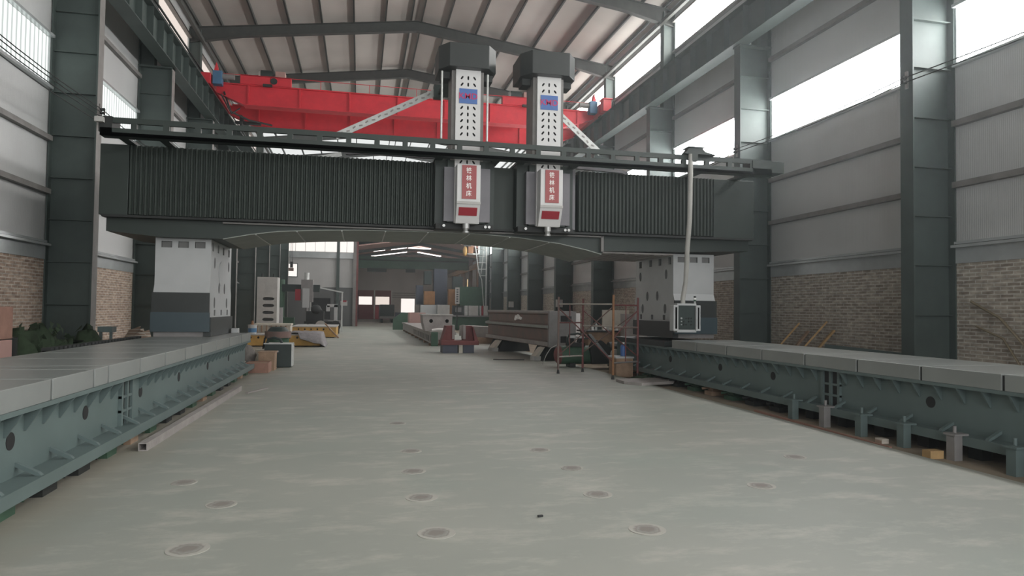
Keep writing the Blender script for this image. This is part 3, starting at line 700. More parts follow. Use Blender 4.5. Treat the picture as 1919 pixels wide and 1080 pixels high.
for xm, s in ((-5.45, 1), (9.62, -1)):
    x0, x1 = sorted((xm-.22*s, xm+.12*s)); m = obj('drive_gearbox', B().box(x0, x1, 27.75, 28.1, 10.1, 10.62), 'mblue', c, bev=.02)
    obj('drive_motor', B().tube((xm+.1*s, 27.92, 10.45), (xm+.55*s, 27.92, 10.45), .11, 14), 'grey', m)
    b = B(); b.prism([(xm-.18*s, 10.62), (xm-.02*s, 10.62), (xm-.1*s, 10.95)], 'Y', 27.8, 28.05); obj('buffer_stop', b, 'red', m)
b = B(); b.box(9.95, 10.3, 27.3, 27.7, 10.1, 10.62).box(9.9, 10.35, 27.25, 27.75, 10.6, 10.64); obj('end_buffer', b, 'red', c)
b = B(); b.box(-5.6, 9.8, 28.05, 28.07, 10.6, 10.62)
for k in range(9): b.box(-5.5+k*1.9, -5.48+k*1.9, 28.05, 28.07, 10.26, 10.62)
obj('handrail', b, 'red', c)
obj('cable_festoon', B().box(-5.2, -4.2, 30.0, 30.2, 9.2, 9.3).box(-5.0, -4.9, 29.8, 30.4, 9.0, 9.5).path([(-5.3, 28.1, 9.9), (-5.2, 29, 9.4), (-4.6, 29.6, 9.25), (-3.8, 30.4, 9.3)], .04, 6).path([(-5.4, 28.1, 9.8), (-5.1, 28.6, 9.2), (-4.9, 29.2, 9.6)], .03, 6), 'dark', c)
def trolley(x0, label, mirror):
    t = root('crane_trolley', label, 'crane trolley', (x0+.95, 29.6, 10.27), 'trolleys on the red crane')
    obj('frame', B().box(x0, x0+1.9, 28.05, 28.35, 10.27, 10.64).box(x0, x0+1.9, 30.8, 31.2, 10.27, 10.6).box(x0+.1, x0+.4, 28.3, 30.8, 10.3, 10.55).box(x0+1.5, x0+1.8, 28.3, 30.8, 10.3, 10.55), 'red', t, bev=.01)
    for x in (x0+.35, x0+1.45):
        for y in (28.3, 31.0): obj('wheel', B().disc((x, y, 10.36), .1, 'Y', y-.05, y+.05, 16), 'dark', t)
    xm = x0+(.95 if not mirror else .7)
    m = obj('hoist_motor', B().tube((xm-.26, 28.6, 10.84), (xm+.22, 28.6, 10.84), .2, 16), 'grnbox', t)
    obj('motor_end', B().tube((xm-.34, 28.6, 10.84), (xm-.26, 28.6, 10.84), .14, 16, .19), 'galv' , m)
    obj('motor_foot', B().box(xm-.2, xm+.2, 28.4, 28.8, 10.55, 10.68), 'dark', m)
    obj('gear_case', B().box(xm+.3, xm+.68, 28.4, 28.8, 10.55, 10.98), 'foam', t, bev=.02)
    b = B(); b.tube((x0+.6, 29.5, 10.62), (x0+1.4, 29.5, 10.62), .22, 18); obj('rope_drum', b, 'grey', t)
    b = B(); b.tube((x0+1.25, 28.03, 10.45), (x0+1.25, 28.06, 10.45), .13, 18); obj('wheel_cover', b, 'dark', t)
    b = B(); b.box(x0+.85, x0+1.2, 27.96, 28.05, 10.2, 10.3); obj('sensor_box', b, 'dark', t)
trolley(-4.72, 'red hoist trolley with a green motor near the left end of the crane', False)
trolley(5.72, 'red hoist trolley seen between the two white rams', True)
# ================================================================== LOOSE THINGS ON THE FLOOR
b = B()
o_, i_ = .045, .036
for (x0, x1, z0, z1) in ((-o_, o_, 0, .012), (-o_, o_, .078, .09), (-o_, -i_, .012, .078), (i_, o_, .012, .078)):
    d = Vector((.02, 1, 0)); p, q = Vector((-2.29, 8.22, 0)), Vector((-2.20, 13.8, 0))
    s = Vector((1, 0, 0)); V = [e+s*x+Vector((0, 0, z)) for e in (p, q) for x, z in ((x0, z0), (x1, z0), (x1, z1), (x0, z1))]
    b.add(V, [(3, 2, 1, 0), (4, 5, 6, 7), (0, 1, 5, 4), (1, 2, 6, 5), (2, 3, 7, 6), (3, 0, 4, 7)])
tag(obj('steel_tube', b, 'cast'), 'long square steel tube lying on the floor beside the left bed', 'steel tube')
tag(obj('flat_bar', B().bar((-1.99, 13.3, .012), (-1.73, 14.05, .012), .05, .02), 'cast'), 'short flat strip on the floor past the end of the long square tube', 'metal strip')
b = B(); b.prism([(5.68, 14.62), (5.66, 14.1), (5.92, 13.72), (6.80, 14.0), (7.0, 14.5), (6.9, 14.85)], 'Z', .0, .06)
tag(obj('floor_plate', b, 'cast'), 'flat chamfered timber plate lying at the foot of the right bed', 'plate')
tag(obj('angle_bar', B().bar((6.46, 10.3, -.035), (6.36, 7.2, -.035), .04, .03), 'crate'), 'long thin rusty bar lying in the dirt strip before the right bed', 'metal bar')
tag(obj('wood_block', B().box(6.38, 6.56, 6.62, 6.74, -.05, .04), 'plank'), 'small yellowish wood block at the edge of the dirt strip', 'wood block')
tag(obj('brick_piece', B().box(6.5, 6.6, 7.5, 7.62, -.05, .01), 'brick_l'), 'broken brick piece lying in the dirt strip beside the rusty bar', 'brick')
tag(obj('scrap_chip', B().bar((1.37, 5.15, .008), (1.41, 5.155, .008), .02, .014), 'dark'), 'tiny dark chip on the concrete in the middle foreground', 'debris')

# ---- group at the end of the left bed
t = root('wooden_crate', 'reddish wooden crate on the floor, nearest box at the end of the left bed', 'crate', (-2.36, 17.4, 0))
for q in ((-2.62, -2.14, 17.38, 17.4, 0, .24), (-2.62, -2.14, 17.92, 17.94, 0, .24), (-2.64, -2.62, 17.38, 17.94, 0, .24), (-2.14, -2.12, 17.38, 17.94, 0, .25)): obj('side', B().box(*q), 'crate', t)
obj('lid', B().box(-2.62, -2.14, 17.4, 17.92, .2, .225), 'wood', t)
tag(obj('wooden_box', B().box(-2.44, -2.06, 18.0, 18.5, 0, .46).box(-2.46, -2.04, 17.99, 18.51, .44, .47), 'wood'), 'brown box behind the reddish crate, left of the dark green box', 'box')
t = root('board_stack', 'stack of pale boards on the floor between the left bed and the reddish crate', 'boards', (-2.84, 17.5, 0))
for k in range(4): obj('board', B().box(-2.98+.02*(k % 2), -2.7, 17.38, 17.6, k*.055, k*.055+.04), 'lgrey' if k % 2 else 'wood', t)
obj('top_board', B().box(-3.0, -2.68, 17.36, 17.62, .245, .27), 'cream', t)
t = root('steel_box', 'dark green steel box with a carrying handle standing on the floor', 'steel box', (-2.06, 19.1, 0))
obj('box_body', B().box(-2.42, -1.74, 18.9, 19.35, .01, .62), 'grnbox', t, bev=.01)
obj('lid_rim', B().box(-2.44, -1.72, 18.88, 19.37, .61, .635), 'galv', t)
obj('side_edge', B().box(-1.74, -1.715, 18.88, 19.37, .03, .61), 'galv', t)
obj('handle', B().path([(-2.38, 19.1, .63), (-2.34, 19.1, .74), (-2.2, 19.1, .77), (-2.05, 19.1, .73), (-2.0, 19.1, .63)], .035, 8), 'grnbox', t)
obj('lock', B().tube((-2.08, 18.9, .42), (-2.08, 18.87, .42), .025, 12), 'chrome', t)
t = root('motor_drum', 'round machine drum with a brown top standing behind the dark green box', 'motor', (-2.25, 20.4, 0))
obj('drum', B().tube((-2.25, 20.4, 0), (-2.25, 20.4, .78), .3, 20), 'green', t)
obj('band', B().tube((-2.25, 20.4, .72), (-2.25, 20.4, .9), .36, 20), 'brown', t)
obj('cap', B().tube((-2.25, 20.4, .9), (-2.25, 20.4, 1.02), .3, 20, .2), 'grnbox', t)
b = B(); b.path([(-2.6, 20.2, 0), (-2.62, 20.2, .4), (-2.58, 20.2, .7), (-2.5, 20.25, .8)], .03, 6); obj('hose', b, 'dark', t)
b = B(); r_ = random.Random(3); b.ball((-2.86, 18.35, .3), .3, .3, .34, 14, 9, .16, r_); tag(obj('sack', b, 'bag'), 'slumped dirty gray sack beside the end of the left bed', 'sack')
tag(obj('diagonal_pipe', B().tube((-3.05, 17.72, .82), (-2.68, 17.9, .05), .035, 8), 'dark'), 'dark pipe leaning across the slumped gray sack', 'pipe')
tag(obj('paper_bundle', B().box(-2.75, -2.3, 19.6, 20.1, 0, .42), 'cream'), 'pale flat bundle standing behind the slumped sack', 'bundle')
t = root('paint_pail', 'white paint pail with a blue band standing on the yellow machine base', 'pail', (-4.2, 29.1, .5))
obj('pail_body', B().tube((-4.2, 29.1, .5), (-4.2, 29.1, .83), .15, 20, .17), 'white', t)
obj('blue_band', B().tube((-4.2, 29.1, .56), (-4.2, 29.1, .72), .163, 20, .172), 'mblue', t)
obj('lid', B().tube((-4.2, 29.1, .83), (-4.2, 29.1, .86), .18, 20), 'lgrey', t)
obj('cup', B().tube((-4.2, 29.1, .86), (-4.2, 29.1, 1.02), .06, 12, .03), 'orange', t)
tag(obj('white_carton', B().box(-2.92, -2.77, 17.0, 17.2, .966, 1.08), 'white', bev=.01), 'small white carton on the far end of the left bed', 'carton')
# yellow machine bases
def ybase(x0, x1, y0, y1, h, label):
    t = root('yellow_bedplate', label, 'machine base', ((x0+x1)/2, (y0+y1)/2, 0), 'yellow machine bases on the floor')
    cut = B(); n = int((x1-x0)/.28)
    for k in range(1, n): cut.disc((x0+k*(x1-x0)/n, 0, h*.8), .045, 'Y', y0-.1, y0+.06, 12)
    obj('base_body', B().box(x0, x1, y0, y1, .04, h), 'yellow', t, cut=cut)
    obj('top_plate', B().box(x0-.03, x1+.03, y0-.03, y1+.03, h, h+.05), 'lgrey', t)
    b = B()
    for k in range(4): b.box(x0+.1+k*(x1-x0-.4)/3, x0+.3+k*(x1-x0-.4)/3, y0+.1, y0+.3, 0, .04)
    obj('wedge', b, 'dark', t); return t
ybase(-4.5, -1.55, 28.7, 31.2, .45, 'nearer yellow machine base with a row of bolt holes, partly covered by a gray sheet')
ybase(-3.4, -1.2, 37.0, 41.0, .55, 'farther yellow machine base with an inclined lever at its corner')
r_ = random.Random(5); V = []; F = []; n, m_ = 16, 12
for j in range(m_+1):
    for i in range(n+1):
        x = -2.75+1.45*i/n; y = 28.55+2.3*j/m_; z = .535+.05*r_.random()
        if i >= n-4: z = max(.02, .54-(i-(n-4))*.16); x = -1.53+(i-n+4)*.05+.02*r_.random()
        if j <= 2 and i >= 5: y = 28.52-.12*(2-j)+.04*r_.random(); z = min(z, max(.02, .54-(2-j)*(.1+.16*(i-5)/(n-5))))
        V.append((x, y, z))
for j in range(m_):
    for i in range(n): F.append((j*(n+1)+i, j*(n+1)+i+1, (j+1)*(n+1)+i+1, (j+1)*(n+1)+i))
b = B(); b.add(V, F, True); s_ = obj('dust_sheet', b, 'tarp'); sm = s_.modifiers.new('t', 'SOLIDIFY'); sm.thickness = .012
tag(s_, 'rumpled gray dust sheet hanging over the corner of the nearer yellow base', 'dust sheet')
t = root('ribbed_casting', 'pale casting with a row of ribs lying on the nearer yellow base', 'casting', (-3.1, 31.0, .5))
obj('casting_body', B().box(-4.3, -2.85, 30.2, 31.1, .501, .8).box(-4.3, -2.82, 30.15, 31.15, .8, .88), 'cream', t)
for k in range(7): obj('rib', B().box(-4.2+k*.19, -4.14+k*.19, 30.12, 30.2, .52, .8), 'wood', t)
# tall light column casting with slots
cut = B()
for z in (1.0, 1.32, 1.64, 1.95): cut.prism([(-4.1+.13*math.cos(a*PI/6) + (.12 if a < 3 or a > 9 else -.12), z+.075*math.sin(a*PI/6)) for a in range(12)], 'Y', 32.8, 33.25)
t = root('column_casting', 'tall pale gray column casting with four slots standing behind the left bed', 'column casting', (-4.15, 33.4, 0))
obj('casting_base', B().box(-4.8, -3.5, 32.9, 34.2, 0, .5), 'grey', t)
obj('casting_body', B().box(-4.6, -3.72, 33, 34, .5, 2.95), 'lgrey', t, cut=cut, cutmat='pocket')
for x in (-4.45, -3.95): obj('lifting_eye', B().tube((x, 33.5, 2.95), (x, 33.5, 3.12), .03, 8), 'dark', t)
# lever on the farther base
tag(obj('pry_bar', B().bar((-1.75, 36.8, .75), (-1.05, 36.4, .02), .06, .06), 'wood'), 'wooden lever leaning against the corner of the farther yellow base', 'lever')
# radial drill and trolley in the far left corner
t = root('radial_drill', 'dark radial drilling machine standing before the far left end wall', 'drilling machine', (-4.0, 45, 0))
obj('drill_base', B().box(-5.2, -2.9, 44, 46, 0, .5), 'grnbox', t)
obj('drill_column', B().tube((-4.9, 45, .5), (-4.9, 45, 3.3), .28, 16), 'green', t)
obj('radial_arm', B().box(-4.9, -2.5, 44.75, 45.25, 2.55, 3.0), 'grnbox', t)
obj('drill_head', B().box(-3.6, -2.9, 44.4, 45.1, 1.9, 3.3).tube((-3.25, 44.7, 1.3), (-3.25, 44.7, 1.9), .1, 10), 'grey', t)
obj('head_motor', B().tube((-3.3, 44.8, 3.3), (-3.3, 44.8, 3.75), .16, 12), 'galv', t)
obj('red_cover', B().box(-3.95, -3.62, 44.45, 44.6, 2.0, 2.7), 'signred2', t)
obj('work_table', B().box(-5.1, -3.9, 43.4, 44.0, .5, .95), 'green', t)
obj('white_panel', B().box(-3.5, -3.1, 44.3, 44.38, 1.55, 2.75), 'white', t)
t = root('shelter_frame', 'thin white frame with a sloping roof beside the radial drill', 'frame', (-2.6, 46.5, 0))
for x, h in ((-3.2, 2.95), (-1.2, 2.55)): obj('post', B().box(x, x+.09, 46.5, 46.59, 0, h), 'galv', t)
obj('roof_bar', B().bar((-3.3, 46.5, 3.0), (-1.1, 46.5, 2.58), .5, .08), 'galv', t)
obj('dark_panel', B().box(-3.1, -1.9, 46.52, 46.56, .8, 2.2), 'dark', t)
t = root('engine_cart', 'cluttered engine cart with wheels and a white bracket near the yellow bases', 'cart', (-2.0, 42.5, 0))
obj('cart_frame', B().box(-3.2, -1.2, 42, 43.2, .6, .75), 'dark', t)
obj('engine_block', B().box(-3.1, -2.1, 42.1, 43, .75, 1.35).ball((-2.5, 42.3, 1.4), .35, .3, .3, 10, 6, .2, random.Random(2)), 'dark', t)
for x in (-2.25, -1.4): obj('wheel', B().disc((x, 41.95, .5), .3, 'Y', 41.85, 42.0, 20), 'lgrey' if x < -2 else 'dark', t)
for x in (-3.1, -1.3): obj('cart_leg', B().box(x, x+.1, 42.9, 43.1, 0, .6), 'dark', t)
b = B(); b.box(-1.5, -1.3, 42, 42.2, .75, 1.75).box(-1.9, -1.3, 42, 42.2, 1.6, 1.78).box(-1.95, -1.75, 42, 42.2, 1.35, 1.7); obj('white_bracket', b, 'white', t)
tag(obj('oil_drum', B().tube((-4.55, 41, 0), (-4.55, 41, 1.55), .27, 16), 'grey'), 'tall gray drum standing right of the slotted column casting', 'drum')
t = root('wall_notice', 'small white notice with red top on the dark far end wall', 'notice', (-1.35, 59.9, 1.95))
obj('notice_board', B().box(-1.62, -1.05, 59.88, 59.94, 1.75, 2.15), 'lgrey', t); obj('red_header', B().box(-1.55, -1.12, 59.86, 59.88, 2.05, 2.2), 'signred2', t)
tag(obj('floor_cabinet', B().box(-2.6, -1.5, 59.2, 59.8, 0, .5), 'grey'), 'low gray cabinet on the floor against the far end wall', 'cabinet')
t = root('hanging_hook', 'small dark hook block hanging in front of the bright little wall window', 'hook', (-5.4, 57, 5.2))
obj('rope', B().tube((-5.45, 57, 5.2), (-5.45, 57, 9.9), .015, 6).tube((-5.33, 57, 5.2), (-5.33, 57, 9.9), .015, 6), 'dark', t)
obj('sheave', B().box(-5.5, -5.28, 56.95, 57.05, 4.72, 5.2), 'dark', t); obj('hook', B().box(-5.62, -5.22, 56.95, 57.05, 4.45, 4.7), 'brown', t)

# ================================================================== MIDDLE RIGHT
# long pale bed casting with the block on top
t = root('long_casting', 'long pale gray bed casting on low blocks running into the distance', 'bed casting', (3.5, 39, 0))
b = B(); b.box(2.98, 4.0, 29.2, 48.8, .1, .48); b.box(2.92, 4.06, 29.2, 49, .48, .6)
cut = B()
for k in range(16): cut.box(2.9, 3.02, 29.5+k*.62, 29.7+k*.62, .18, .42)
cb = obj('casting_body', b, 'cast', t, cut=cut, bev=.01)
for k in range(8): obj('support_block', B().box(2.95, 3.5, 29.5+k*2.6, 29.9+k*2.6, 0, .1), 'wood', t)
obj('green_end', B().box(2.97, 3.25, 29.0, 29.2, 0, .6), 'green', t)
tag(obj('round_block', B().prism([(47, .601), (48.6, .601), (48.6, 1.15), (48.2, 1.3), (47, 1.3)], 'X', 3.3, 4.4), 'foam'), 'pinkish round cornered block on the far end of the long pale casting', 'block')
cut = B()
for x in (3.05, 3.75): cut.disc((x, 0, 1.05), .08, 'Y', 29.9, 30.4, 18)
t = root('drilled_block', 'gray casting block with two round holes resting on the long pale casting', 'casting block', (3.4, 30.6, .6))
obj('block_body', B().prism([(2.68, 1.31), (2.7, 1.0), (2.8, .601), (3.9, .601), (3.98, .72), (3.98, 1.31)], 'Y', 30, 31.2), 'cast', t, cut=cut, bev=.01)
obj('top_rim', B().box(2.64, 4.02, 29.96, 31.24, 1.30, 1.35), 'lgrey', t)
tag(obj('cable_bundle', B().path([(3.05, 29.5, .66), (3.3, 29.42, .7), (3.6, 29.42, .69), (3.75, 29.55, .66)], .06, 8), 'char'), 'white cable bundle lying on the near end of the long pale casting', 'cable')
# red V-shaped stand on dark feet
t = root('red_stand', 'red oxide stand with two raised jaws on gray blocks on the open floor', 'stand', (3.5, 24.7, 0))
obj('stand_base', B().box(2.86, 4.22, 24.4, 25.3, .3, .45), 'rust', t)
for xa, s in ((2.95, 1), (4.12, -1)):
    x = lambda k: xa+s*k
    obj('jaw', B().prism([(x(-.05), .45), (x(.1), .98), (x(.38), .98), (x(.42), .45)], 'Y', 24.75, 25.2), 'rust', t)
    obj('jaw_face', B().box(*sorted((x(.34), x(.43))), 24.72, 25.22, .5, 1.0), 'cast', t)
    b = B(); b.prism([(x(-.08), .45), (x(.1), .95), (x(.13), .95), (x(.05), .45)], 'Y', 24.45, 24.75); obj('side_rib', b, 'rust', t)
for x0, x1, mt in ((2.92, 3.45, 'navy'), (3.5, 3.64, 'cream'), (3.66, 4.05, 'navy')): obj('foot_block', B().box(x0, x1, 24.45, 25.2, 0, .3), mt, t)
# flat gray casting behind the brown one
tag(obj('gray_slab', B().prism([(4.75, 33.2), (6.3, 30.0), (7.1, 30.4), (5.5, 33.8)], 'Z', .28, .78), 'cast', bev=.01), 'low gray slab casting lying behind the brown casting', 'casting')
tag(obj('slab_prop', B().box(5.3, 6.3, 31.2, 32.2, 0, .28), 'wood'), 'timber prop under the low gray slab casting', 'timber')
# brown machined casting on two black supports  (built along its own axis)
p0, p1 = Vector((5.72, 20.55, 0)), Vector((5.02, 27.3, 0)); ax = (p1-p0).normalized(); sd = Vector((ax.y, -ax.x, 0)); LN = (p1-p0).length
def loc(u, v, z): return p0+ax*u+sd*v+Vector((0, 0, z))
def lprism(prof, u0, u1):
    b = B(); n = len(prof); V = [loc(u, v, z) for u in (u0, u1) for v, z in prof]
    b.add(V, [(i, (i+1) % n, (i+1) % n+n, i+n) for i in range(n)]); k = 0
    b.f += [list(reversed(range(n))), [n+i for i in range(n)]]; b.sm += [False, False]; return b
t = root('brown_casting', 'big brown primed casting with stepped gray ledges resting on two black supports', 'machine casting', (5.4, 23.9, 0))
prof = [(0, .45), (0, .60), (.07, .62), (.07, .98), (-.03, 1.02), (-.03, 1.12), (.1, 1.15), (.1, 1.44), (.04, 1.46), (.04, 1.56), (.85, 1.56), (.85, .45)]
cbd = obj('casting_body', lprism(prof, 0, LN), 'brown', t)
obj('top_ledge', lprism([(.02, 1.5), (.02, 1.57), (.86, 1.57), (.86, 1.5)], -.01, LN+.01), 'cast', cbd)
obj('middle_ledge', lprism([(-.05, 1.03), (-.05, 1.11), (.08, 1.13), (.08, 1.0)], -.01, LN+.01), 'soffit', cbd)
obj('bottom_ledge', lprism([(-.02, .47), (-.02, .59), (.06, .6), (.06, .47)], -.01, LN+.01), 'cast', cbd)
b = lprism([(.0, .44), (.0, 1.56), (.9, 1.56), (.9, .44)], -.12, 0)
ep = obj('end_plate', b, 'grey', t)
for z in (1.32, .68): obj('square_hole', lprism([(.38, z-.1), (.38, z+.1), (.62, z+.1), (.62, z-.1)], -.126, -.118), 'hole', ep)
b = B()
for k, (du, dz, r) in enumerate(((0, 0, .085), (.12, .03, .09), (.22, .0, .06), (.3, .02, .05), (-.05, -.05, .05))):
    c0 = loc(3.3-du*1.7, .085, 1.31+dz-(.04 if k == 3 else 0))
    b.prism([(0, 0)]*0 or [(c0.y+r*1.6*math.cos(a*PI/6), c0.z+r*math.sin(a*PI/6)) for a in range(12)], 'X', c0.x-.03, c0.x+.02)
obj('white_smear', b, 'char', cbd)
def lsup(u0, u1, label, v0, v1, cream):
    r = root('black_support', label, 'support', tuple(loc((u0+u1)/2, (v0+v1)/2, 0)), 'black supports under the brown casting')
    b = B(); V = [loc(u, v, z) for u in (u0, u1) for v, z in ((v0-.12, 0), (v0+.1, .436), (v1, .436), (v1+.1, 0))]
    b.add(V, [(0, 1, 2, 3), (7, 6, 5, 4), (0, 4, 5, 1), (1, 5, 6, 2), (2, 6, 7, 3), (3, 7, 4, 0)]); obj('support_body', b, 'dark', r)
    b = B(); V = [loc(u, v, z) for u in (u0+.02, u0+.45*(u1-u0)) for v, z in ((v0-.3, .14), (v0-.06, .41), (v0+.02, .43), (v0-.2, .1))]
    b.add(V, [(0, 1, 2, 3), (7, 6, 5, 4), (0, 4, 5, 1), (1, 5, 6, 2), (2, 6, 7, 3), (3, 7, 4, 0)]); obj('pale_face', b, 'cream', r)
    b = B(); V = [loc(u, v, z) for u in (u0+.06, u0+.4*(u1-u0)) for v, z in ((v0-.34, 0), (v0-.34, .14), (v0-.1, .14), (v0-.1, 0))]
    b.add(V, [(0, 1, 2, 3), (7, 6, 5, 4), (0, 4, 5, 1), (1, 5, 6, 2), (2, 6, 7, 3), (3, 7, 4, 0)]); obj('foot', b, 'lgrey', r)
lsup(.25, 1.2, 'black support with a pale slanted face under the near end of the brown casting', .0, .85, True)
lsup(4.9, 6.3, 'black support under the far end of the brown casting', .05, 1.1, True)
tag(obj('floor_strip', B().bar((4.15, 21.3, .012), (5.1, 21.05, .012), .05, .02), 'dark'), 'thin dark strip lying on the floor in front of the black supports', 'metal strip')
# scaffold
t = root('scaffold', 'rusty red tube scaffold frame with cross braces standing beside the right bed', 'scaffold', (5.7, 16.1, 0))
A_, C_ = Vector((4.9, 16.6, 0)), Vector((5.78, 15.08, 0)); wv = Vector((.78, .40, 0)); B_, D_ = A_+wv, C_+wv
up = lambda p, z: Vector((p.x, p.y, z))
for p, mt, h in ((A_, 'brown', 1.93), (B_, 'rtube', 1.9), (C_, 'orange', 1.97), (D_, 'rtube', 1.92)):
    po = obj('post', B().tube(up(p, .1), up(p, h), .027, 10), mt, t)
    cs = obj('caster', B().tube(up(p, .0), up(p, .12), .04, 10, .02), 'dark', po)
for p, q, z, mt in ((A_, B_, .42, 'ltube'), (A_, B_, 1.28, 'rtube'), (C_, D_, 1.73, 'rtube'), (C_, D_, 1.2, 'brown'), (C_, D_, .38, 'steel_l'), (A_, C_, 1.75, 'ltube'), (B_, D_, 1.2, 'ltube'), (A_, B_, 1.75, 'rtube')):
    obj('ledger', B().tube(up(p, z), up(q, z), .02, 8), mt, t)
for p, q, z0, z1 in ((A_, C_, .45, 1.7), (A_, C_, 1.65, .4), (B_, D_, 1.6, .5), (B_, D_, .5, 1.6)):
    obj('cross_brace', B().tube(up(p, z0), up(q, z1), .014, 8), 'brown' if z0 < 1 else 'rtube', t)
obj('cross_brace', B().tube(up(C_, .95), up(D_, 1.62), .014, 8), 'rtube', t)
for p in (A_+wv*.45, C_+wv*.5): obj('centre_post', B().tube(up(p, .4), up(p, 1.75), .014, 8), 'rtube', t)
obj('coupler', B().box(5.2, 5.28, 16.72, 16.8, 1.3, 1.44), 'dark', t)
# compressor behind the scaffold
t = root('air_compressor', 'dark green air compressor with a round tank and exposed pump behind the scaffold', 'compressor', (6.2, 18.5, 0))
b = B(); b.tube((5.5, 18.5, .34), (7.3, 18.5, .34), .26, 20); tk = obj('tank', b, 'green', t)
obj('tank_end', B().ball((5.5, 18.5, .34), .16, .26, .26, 16, 10), 'rust', tk); obj('tank_end', B().ball((7.3, 18.5, .34), .16, .26, .26, 16, 10), 'rust', tk)
for x in (5.75, 7.0): obj('foot', B().box(x, x+.16, 18.3, 18.7, 0, .12), 'dark', t)
obj('pump', B().box(5.75, 6.2, 18.35, 18.75, .58, .68).tube((5.85, 18.45, .68), (5.8, 18.4, .84), .07, 10).tube((6.05, 18.5, .68), (6.1, 18.5, .82), .07, 10), 'dark', t)
obj('pump_head', B().box(5.72, 5.9, 18.3, 18.55, .82, .88).box(6.0, 6.2, 18.38, 18.62, .81, .86), 'galv', t)
obj('pipe', B().path([(5.68, 18.3, .62), (5.64, 18.25, .8), (5.7, 18.25, .92), (5.95, 18.25, .95), (6.25, 18.3, .88)], .03, 8).path([(6.15, 18.3, .8), (6.4, 18.25, .85), (6.5, 18.3, .6)], .025, 8), 'grnbox', t)
obj('belt_guard', B().prism([(6.35, .1), (6.28, .6), (6.38, .78), (6.62, .76), (6.95, .5), (7.0, .12)], 'Y', 18.15, 18.28), 'dark', t)
obj('motor', B().tube((6.95, 18.5, .5), (7.45, 18.5, .5), .2, 16), 'dark', t)
obj('fan_cover', B().disc((7.02, 18.2, .38), .15, 'Y', 18.05, 18.15, 20), 'lgrey', t)
b = B(); b.path([(5.2, 19.2, .02), (5.25, 19.0, .3), (5.35, 18.9, .5), (5.5, 18.8, .6)], .013, 6); obj('air_hose', b, 'lgrey', t)
# boxes and sheets behind the scaffold
tag(obj('white_sheet', B().box(6.68, 7.25, 22.0, 22.05, .0, 1.5), 'char'), 'upright white sheet standing between the brown casting and the scaffold', 'sheet')
t = root('tool_bench', 'brown wooden bench with small bottles behind the scaffold', 'bench', (7.6, 20.8, 0))
obj('bench_body', B().box(7.0, 8.2, 20.4, 21.2, .35, .92), 'wood', t); obj('bench_top', B().box(6.9, 8.3, 20.3, 21.3, .92, .97), 'dark', t)
for x in (7.05, 8.05): obj('leg', B().box(x, x+.1, 20.45, 20.55, 0, .35), 'wood', t)
for k, x in enumerate((7.2, 7.32, 7.6, 7.72, 7.86, 8.0)):
    tag(obj('bottle', B().tube((x, 20.6, .97), (x, 20.6, 1.08 if k != 1 else 1.16), .04, 10).tube((x, 20.6, 1.08 if k != 1 else 1.16), (x, 20.6, 1.2 if k == 1 else 1.12), .018, 8), ('char', 'galv', 'char', 'lgrey', 'galv', 'char')[k]), 'small pale bottle standing on the wooden bench behind the scaffold', 'bottle', 'bottles on the wooden bench')
tag(obj('white_board', B().box(8.05, 9.0, 22.0, 22.08, .9, 1.62), 'cream'), 'pale board standing behind the wooden bench', 'board')
tag(obj('bench_block', B().box(7.9, 8.9, 21.6, 22.3, 0, .9), 'grey'), 'gray block carrying the pale board behind the bench', 'block')
tag(obj('tall_crate', B().box(8.0, 8.75, 19.9, 20.25, 0, 1.5), 'cast'), 'tall dull brown crate beside the wooden bench', 'crate')
t = root('beige_box', 'beige box with a pale lid on the ground at the foot of the right bed', 'box', (6.5, 16.2, 0))
obj('box_body', B().box(6.22, 6.66, 16.0, 16.5, -.04, .42), 'wood', t); obj('lid', B().box(6.2, 6.68, 15.98, 16.52, .42, .46), 'white', t)
t = root('blue_bottle', 'blue plastic bottle standing on the beige box', 'bottle', (6.52, 16.3, .46))
obj('bottle_body', B().tube((6.52, 16.3, .461), (6.52, 16.3, .7), .075, 12).tube((6.52, 16.3, .7), (6.52, 16.3, .76), .075, 12, .03), 'blue', t); obj('cap', B().tube((6.52, 16.3, .76), (6.52, 16.3, .8), .03, 10), 'char', t)
tag(obj('leaning_plank', B().bar((6.02, 17.5, .95), (6.62, 16.75, -.02), .14, .05), 'dark'), 'dark plank leaning down beside the beige box', 'plank')
tag(obj('scrap_heap', B().ball((6.42, 14.95, -.0), .2, .3, .1, 12, 6, .3, random.Random(8)), 'weed'), 'dark scrap heap on the ground beside the right bed', 'scrap')
# leaning planks, plate, post and vine along the right wall
for k, (y0, y1, z, lb) in enumerate(((16.0, 15.4, 1.35, 'leftmost of the yellow planks leaning on the right wall'), (15.3, 15.05, 1.15, 'dullest and shortest yellow plank, second from the left of those leaning'), (15.05, 14.35, 1.4, 'longest yellow plank leaning on the right brick wall'), (14.5, 14.1, 1.2, 'rightmost of the yellow planks leaning on the right wall'))):
    b = B(); b.bar((10.0, y0, -.04), (10.92, y1, z), .13, .04); tag(obj('timber_plank', b, 'plank' if k != 1 else 'wood'), lb, 'plank', 'yellow planks against the right wall')
b = B(); b.prism([(11.7, -.05), (14.3, -.05), (14.0, .88), (11.5, .82)], 'X', 10.6, 10.64); tag(obj('green_plate', b, 'bed'), 'flat green steel sheet standing low against the right brick wall', 'steel sheet')
tag(obj('plate_prop', B().box(10.45, 10.59, 11.6, 14.1, -.05, .7), 'dark'), 'dark beam lying before the flat green steel sheet', 'beam')
tag(obj('white_post', B().box(10.3, 10.38, 11.2, 11.28, -.05, 1.05), 'char'), 'slim white post standing beside the nearest right column', 'post')
